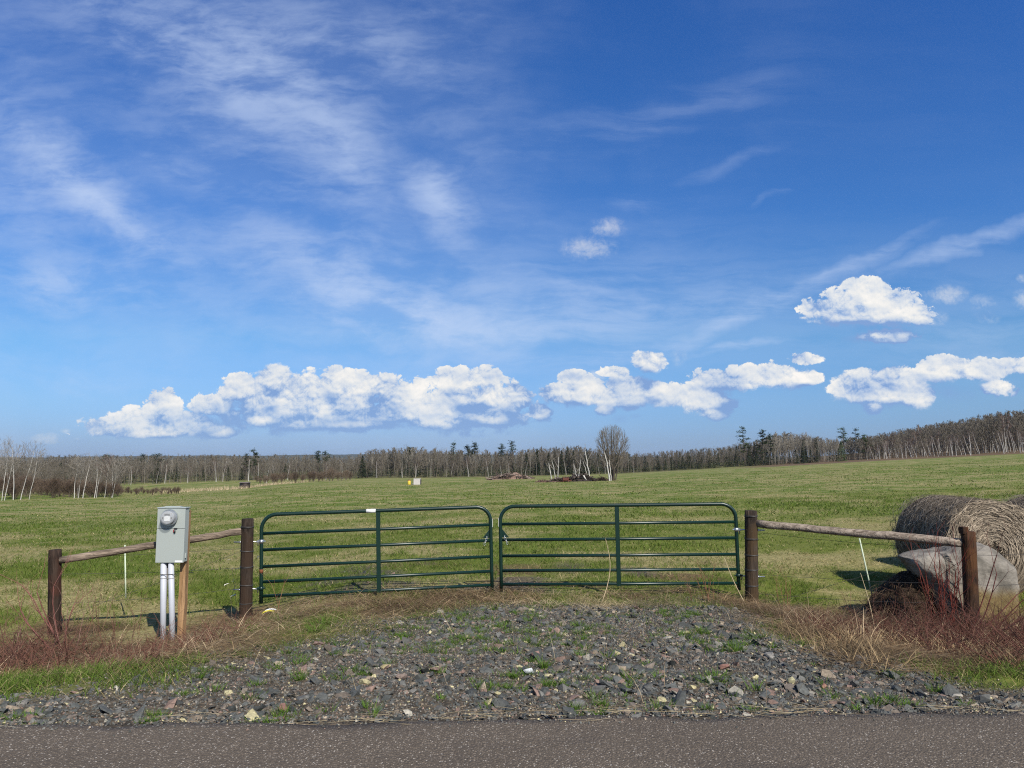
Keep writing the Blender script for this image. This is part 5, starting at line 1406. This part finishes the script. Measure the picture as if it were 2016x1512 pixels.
def pole_birch(px, base, top, Y, dx, label, r=.075, limbs=2, seed=0):
    random.seed(900+px+seed); b = G(px, Y); h = h_to(px, top, Y); e = (dx)/FPX*Y
    tr, tw = [], []; n = 9; p = Vector((0, 0, -.1)); 
    for i in range(n):
        k = (i+1)/n; q = Vector((e*k**1.3 + random.gauss(0, .03), random.gauss(0, .03), h*k)); tr.append((p, q, r*(1-.5*i/n), r*(1-.5*k), 9)); 
        if i in (3, 4, 5, 6) and limbs > 0 and random.random() < .6:
            limbs -= 1; s = random.choice((-1, 1)); branch(tw, q, Vector((s*.6, random.gauss(0, .2), .8)).normalized(), h*.3, r*.5, 1, .4, .1, 3, (1, 1), .5, .08)
        p = q
    branch(tw, p, Vector((e*.05, 0, 1)).normalized(), h*.14, r*.35, 2, .4, .1, 3, (1, 2), .6, .1)
    two_part('dead_birch', (b.x, b.y, b.z), tr, tw, M_BIRCH, M_PTWIG, label, 'dead birch', 'dead birches around the brush pile', .02)
pole_birch(1086, 948, 912, 118, -6, 'leftmost dead birch pole, leaning left over the brush pile')
pole_birch(1094, 947, 906, 118.5, -7, 'second dead birch pole from the left, leaning left', .07, 1)
pole_birch(1098, 945, 900, 119.5, 2, 'forked dead birch just right of the two left leaning poles', .08, 3)
pole_birch(1136, 949, 914, 118, -6, 'left pole of the dead birch V in the middle of the brush pile')
pole_birch(1139, 949, 905, 118, 5, 'right pole of the dead birch V in the middle of the brush pile', .07, 2)
pole_birch(1161, 946, 888, 119, -8, 'tall leaning dead birch between the brush pile and the lone tree', .10, 3)
pole_birch(1158, 946, 908, 119, -10, 'short dead birch leaning left beside the tall leaning one', .07, 1)
pole_birch(1200, 946, 891, 116.8, -9, 'thick white birch trunk in front of the lone tree', .12, 4)
pole_birch(1203, 946, 905, 116.9, -3, 'thinner white birch stem right in front of the lone tree', .07, 2)
def heap(name, px0, px1, Y, hpx, n, r, cols, label, cat, seed, L=(1.0, 2.4), mound=None):
    random.seed(seed); c = G((px0+px1)/2, Y); half = (px1-px0)/2/FPX*Y; hh = hpx/FPX*Y; segs = []
    for _ in range(n):
        x = random.uniform(-1, 1); top = hh*(1-abs(x)**1.7)*random.uniform(.25, 1); y = random.gauss(0, half*.16)
        a = random.uniform(0, 6.28); l = random.uniform(*L)*.5; tilt = random.gauss(.1, .28)
        d = Vector((math.cos(a), math.sin(a)*.7, tilt)).normalized()*l; p = Vector((x*half*.9, y, top*.8)); q = p + d; p = p - d
        for v in (p, q):
            v.z = max(v.z, -.1)
        segs.append((p, q, random.uniform(*r), random.uniform(*r)*.7, 0))
    V, F = segs_mesh(*seg_arrays(segs), 5)
    cc = np.repeat(np.array([cols[random.randrange(len(cols))] for _ in segs]), 10, 0)*rng.uniform(.8, 1.2, (len(V), 1))
    V = [V]; F = [F]; C = [cc]; o_ = len(V[0])
    if mound:
        for (mx, mw, mh, mc) in mound:
            k = 26; gx, gy = np.meshgrid(np.linspace(-1, 1, k), np.linspace(-1, 1, k)); rr = np.sqrt(gx**2+gy**2)
            z = np.clip(1-rr, -.05, 1)**.9*mh + (fbm(gx*3+mx, gy*3, .6, seed)-.5)*.35*mh*np.clip(1-rr, 0, 1); z = np.where(rr > .97, -.2, z)
            V.append(np.stack([gx*mw + mx, gy*mw*.7, z], -1).reshape(-1, 3)); ii = np.arange(k*k).reshape(k, k)
            F.append(np.stack([ii[:-1, :-1], ii[:-1, 1:], ii[1:, 1:], ii[1:, :-1]], -1).reshape(-1, 4) + o_); o_ += k*k
            C.append(np.tile(np.array(mc), (k*k, 1))*rng.uniform(.8, 1.2, (k*k, 1)))
    o = link(name, mesh_np(name, np.concatenate(V), [np.concatenate(F)], [M_TWIG], col=np.concatenate(C)), None, c[:])
    return tag(o, label, cat)
DK = [(.022, .018, .016), (.035, .026, .022), (.05, .036, .028), (.09, .07, .06)]
heap('brush_pile', 1118, 1168, 118.5, 15, 260, (.05, .16), DK, 'dark heap of burnt logs under the dead birches', 'brush pile', 1, (.8, 2.2), [(0, 2.3, .8, (.03, .022, .018))])
heap('brush_pile', 1080, 1122, 117.6, 10, 170, (.02, .07), [(.07, .05, .04), (.16, .12, .10), (.05, .035, .03)], 'small brown heap of roots below the leftmost dead birches', 'brush pile', 2, (.6, 1.6), [(-.5, 1.3, .35, (.09, .055, .04))])
heap('brush_pile', 1168, 1200, 118.8, 8, 120, (.02, .06), [(.12, .075, .045), (.07, .045, .035), (.05, .035, .03)], 'low rusty brush between the burnt logs and the lone tree', 'brush pile', 3, (.6, 1.6))
heap('brush_pile', 1056, 1082, 117, 5, 90, (.02, .05), [(.16, .10, .075), (.10, .065, .05)], 'thin scatter of brown brush left of the dead birches', 'brush pile', 4, (.5, 1.2), [(0, 1.0, .25, (.14, .085, .062))])
heap('brush_pile', 958, 1052, 174, 13, 520, (.03, .10), [(.17, .115, .09), (.11, .075, .06), (.24, .19, .16), (.07, .05, .04)], 'long mound of earth and branches out in the field left of the dead birches', 'brush pile', 5, (.8, 2.4), [(1.2, 2.6, 1.7, (.21, .135, .10)), (-2.5, 2.5, .7, (.15, .10, .075)), (3.5, 2.2, .9, (.18, .125, .10))])
mb = MB(); b = G(1150, 117.6); mb.tube([b + Vector((-.1, 0, .95)), b + Vector((.15, 0, .5)), b + Vector((.45, 0, 0))], [.12, .11, .11], 8)
tag(mb.build('log', M_BIRCH), 'short white log propped against the burnt heap', 'log')
# a rusty red implement in the pile
mb = MB(); b = G(1114, 117.0)
mb.bbox((b.x-.55, b.y-.3, b.z+.25), (b.x+.5, b.y+.3, b.z+.62), .03, 1); mb.bbox((b.x-.5, b.y-.35, b.z), (b.x-.38, b.y+.3, b.z+.8), .02, 1); mb.bbox((b.x+.3, b.y-.34, b.z), (b.x+.42, b.y+.3, b.z+.7), .02, 1)
mb.tube([b + Vector((-.9, -.2, .1)), b + Vector((.9, -.2, .25))], .05, 8); mb.tube([b + Vector((-.5, 0, .8)), b + Vector((.4, 0, .72))], .04, 8)
tag(mb.build('farm_implement', flat('rusty_red_paint', (.11, .038, .028), .8)), 'rusty red old farm implement left of the burnt logs', 'farm implement')
# pale tank and yellow drum in mid-field
b = G(821.5, 122); root = empty('concrete_box', b, 'pale square concrete box standing in the middle of the field', 'concrete box')
mb = MB(); M_CONC = flat('pale_concrete', (.46, .43, .40), .9, .2, 0, .18, 3)
mb.bbox((b.x-.56, b.y-.5, b.z-.05), (b.x+.52, b.y+.5, b.z+.92), .03, 2); mb.build('body', M_CONC, root)
mb = MB(); mb.bbox((b.x-.58, b.y-.52, b.z+.92), (b.x+.54, b.y+.52, b.z+.99), .02, 1); mb.build('lid', M_CONC, root)
mb = MB(); mb.bbox((b.x+.525, b.y-.42, b.z+.1), (b.x+.62, b.y+.42, b.z+.85), .02, 1); mb.build('side_panel', flat('dark_panel', (.05, .045, .045), .8), root)
b = G(805.5, 122); root = empty('barrel', b, 'yellow barrel with an orange top beside the pale concrete box', 'barrel')
mb = MB(); mb.tube([b + Vector((0, 0, z)) for z in (-.02, .1, .3, .5, .62)], [.24, .265, .275, .265, .24], 20); mb.build('body', flat('yellow_drum', (.62, .47, .06), .5), root)
mb = MB(); mb.tube([b + Vector((0, 0, z)) for z in (.622, .66, .78)], [.22, .26, .18], 20); mb.build('lid', flat('orange_lid', (.36, .16, .05), .6), root)
mb = MB(); mb.tube([b + Vector((-.1, 0, .78)), b + Vector((-.1, 0, .86)), b + Vector((.1, 0, .86)), b + Vector((.1, 0, .78))], .02, 6); mb.build('handle', M_BLACK, root)
rk = hull_rock(55, .6, 14); b = G(812, 121.6); o = link('rock', mesh_np('rock', rk[0]*.26, [rk[1]], [M_STONE], smooth=False, col=np.full((len(rk[0]), 3), .16)), None, (b.x, b.y, b.z+.08)); tag(o, 'grey stone lying between the yellow barrel and the pale box', 'rock')
# dark hut at the left
b = G(481.5, 172); root = empty('hut', b, 'small dark wooden hut at the far left field boundary', 'hut'); wd = wood('dark_boards', (.028, .022, .022), (.075, .058, .052))
mb = MB(); mb.bbox((b.x-.95, b.y-.7, b.z-.1), (b.x+.95, b.y+.9, b.z+1.35), .02, 1); mb.build('wall', wd, root)
mb = MB(); mb.bbox((b.x-1.08, b.y-.9, b.z+1.35), (b.x+1.08, b.y+1.05, b.z+1.47), .02, 1); mb.build('roof', flat('grey_roof_sheet', (.20, .17, .16), .7), root)
mb = MB(); mb.bbox((b.x-.9, b.y-.74, b.z+.75), (b.x-.2, b.y-.69, b.z+1.15), .01, 1); mb.build('window', M_BLACK, root)
mb = MB(); mb.bbox((b.x+.1, b.y-.74, b.z-.1), (b.x+.75, b.y-.69, b.z+1.2), .01, 1); mb.build('door', wood('door_boards', (.05, .038, .035), (.10, .078, .07)), root)

# --- pale dead grass along the left field boundary, far scale
x, y = [], []
for px in 290 + 320*rng.beta(1.8, 1.3, 1500):
    Y = float(np.interp(px, [290, 480, 610], [136, 172, 226])) + rng.normal(0, 2.6); b = G(px, Y); x.append(b.x); y.append(Y)
x, y = np.array(x), np.array(y); n = len(x)
V, q, tr, c = ribbons(np.stack([x, y, H(x, y)], 1), rng.uniform(0, 6.28, n), rng.uniform(.8, 1.5, n), rng.uniform(.2, 1.2, n), rng.uniform(.5, 1.1, n), rng.uniform(.05, .12, n), lerpc((.30, .23, .13), (.52, .43, .28), rng.random((n, 1))), 2)
tag(link('boundary_grass', mesh_np('boundary_grass', V, [q, tr], [M_DRY], col=c)), kind='stuff')

# --- the mass of the woods behind the front rows: one uncountable object
def light_proto(kind, seed):
    if kind == 'spruce':
        tr, V, F = spruce_parts(10, 1.9, seed, 260, .3); return [(V, F, 2)]
    if kind == 'aspen': tr, tw = tree_segs(10, .10, seed, .4, 2, .42, 22, .22, .35, 1, 0, (2, 4), .025)
    elif kind == 'birch': tr, tw = tree_segs(10, .12, seed, .4, 2, .48, 20, .24, .3, 1, -.08, (2, 4), .03)
    else: tr, tw = tree_segs(10, .09, seed, .12, 2, .55, 34, .27, .3, 1, 0, (2, 4))
    V0, F0 = segs_mesh(*seg_arrays(tr), 4); V1, F1 = crown_mesh(tw, .045)
    return [(V0, F0, {'bare': 0, 'aspen': 3, 'birch': 5}[kind]), (V1, F1, {'bare': 1, 'aspen': 4, 'birch': 6}[kind])]
LP = {k: [light_proto(k, 800+i) for i in range(3)] for k in ('bare', 'aspen', 'spruce', 'birch')}
buck = {i: ([], [], 0) for i in range(7)}
bV = {i: [] for i in range(7)}; bF = {i: [] for i in range(7)}; bN = {i: 0 for i in range(7)}
def mass(n, x0, x1, Yf0, Yf1, tops, mixk, absY=False):
    for i in range(n):
        px = x0 + (x1-x0)*(i+rng.random())/n; Y = (0 if absY else float(edge_y(px))) + rng.uniform(Yf0, Yf1)
        b = G(px, Y); h = h_to(px, np.interp(px, [a for a, _ in tops], [v for _, v in tops]), Y)*rng.uniform(.80, 1.10)
        kind = mixk[int(rng.integers(len(mixk)))]
        if kind == 'spruce': h *= rng.uniform(.7, 1.0)
        a = rng.uniform(0, 6.28); c, s = math.cos(a), math.sin(a); sc = h/9.0; w = sc*rng.uniform(.9, 1.3)
        for V, F, mi in LP[kind][int(rng.integers(3))]:
            W_ = np.stack([(V[:, 0]*c-V[:, 1]*s)*w + b.x, (V[:, 0]*s+V[:, 1]*c)*w + b.y, V[:, 2]*sc + b.z - .1], 1)
            bV[mi].append(W_); bF[mi].append(F + bN[mi]); bN[mi] += len(V)
mass(620, -90, 690, 290, 400, [(a, b+1) for a, b in TL], ['bare']*5 + ['aspen'] + ['spruce'], True)
mass(130, -90, 240, 150, 260, [(-60, 922), (240, 924)], ['bare']*6 + ['spruce'], True)
mass(760, 690, 1510, 8, 130, [(a, b+3) for a, b in TC], ['bare']*7 + ['aspen']*1 + ['spruce']*3)
mass(260, 1500, 1740, 10, 110, TR, ['bare']*2 + ['aspen']*5 + ['spruce'])
mass(620, 1700, 2120, 10, 170, [(a, b-1) for a, b in TR], ['bare']*9 + ['birch'])
mass(240, -760, -90, 150, 330, [(-760, 908), (-90, 912)], ['bare']*6 + ['aspen'] + ['spruce'], True)
mass(160, 2120, 2700, 10, 120, [(2120, 816), (2700, 800)], ['bare']*8 + ['birch'])
VV, FF, MI, off = [], [], [], 0
for i in range(7):
    if bV[i]:
        VV += bV[i]; FF.append(np.concatenate(bF[i]) + off); MI.append(i); off += bN[i]
tag(link('far_woods', mesh_np('far_woods', np.concatenate(VV), FF, [M_BARK, M_TWIGB, M_SPRUCE, M_ASP, M_ASPT, M_BIRCH, M_BTWIG], MI, True)), kind='stuff')
print('woods verts', off)

# --- air
mh = bpy.data.materials.new('haze'); mh.use_nodes = True; nt = mh.node_tree
for n_ in list(nt.nodes):
    if n_.type == 'BSDF_PRINCIPLED': nt.nodes.remove(n_)
pv = nt.nodes.new('ShaderNodeVolumePrincipled'); pv.inputs['Density'].default_value = 6e-5; pv.inputs['Color'].default_value = (.80, .88, 1, 1); pv.inputs['Anisotropy'].default_value = .2
nt.links.new(pv.outputs[0], nt.nodes['Material Output'].inputs['Volume'])
mb = MB(); mb.box((-9500, -90, -18), (9500, 7600, 70)); hz = mb.build('haze', mh); tag(hz, kind='stuff')
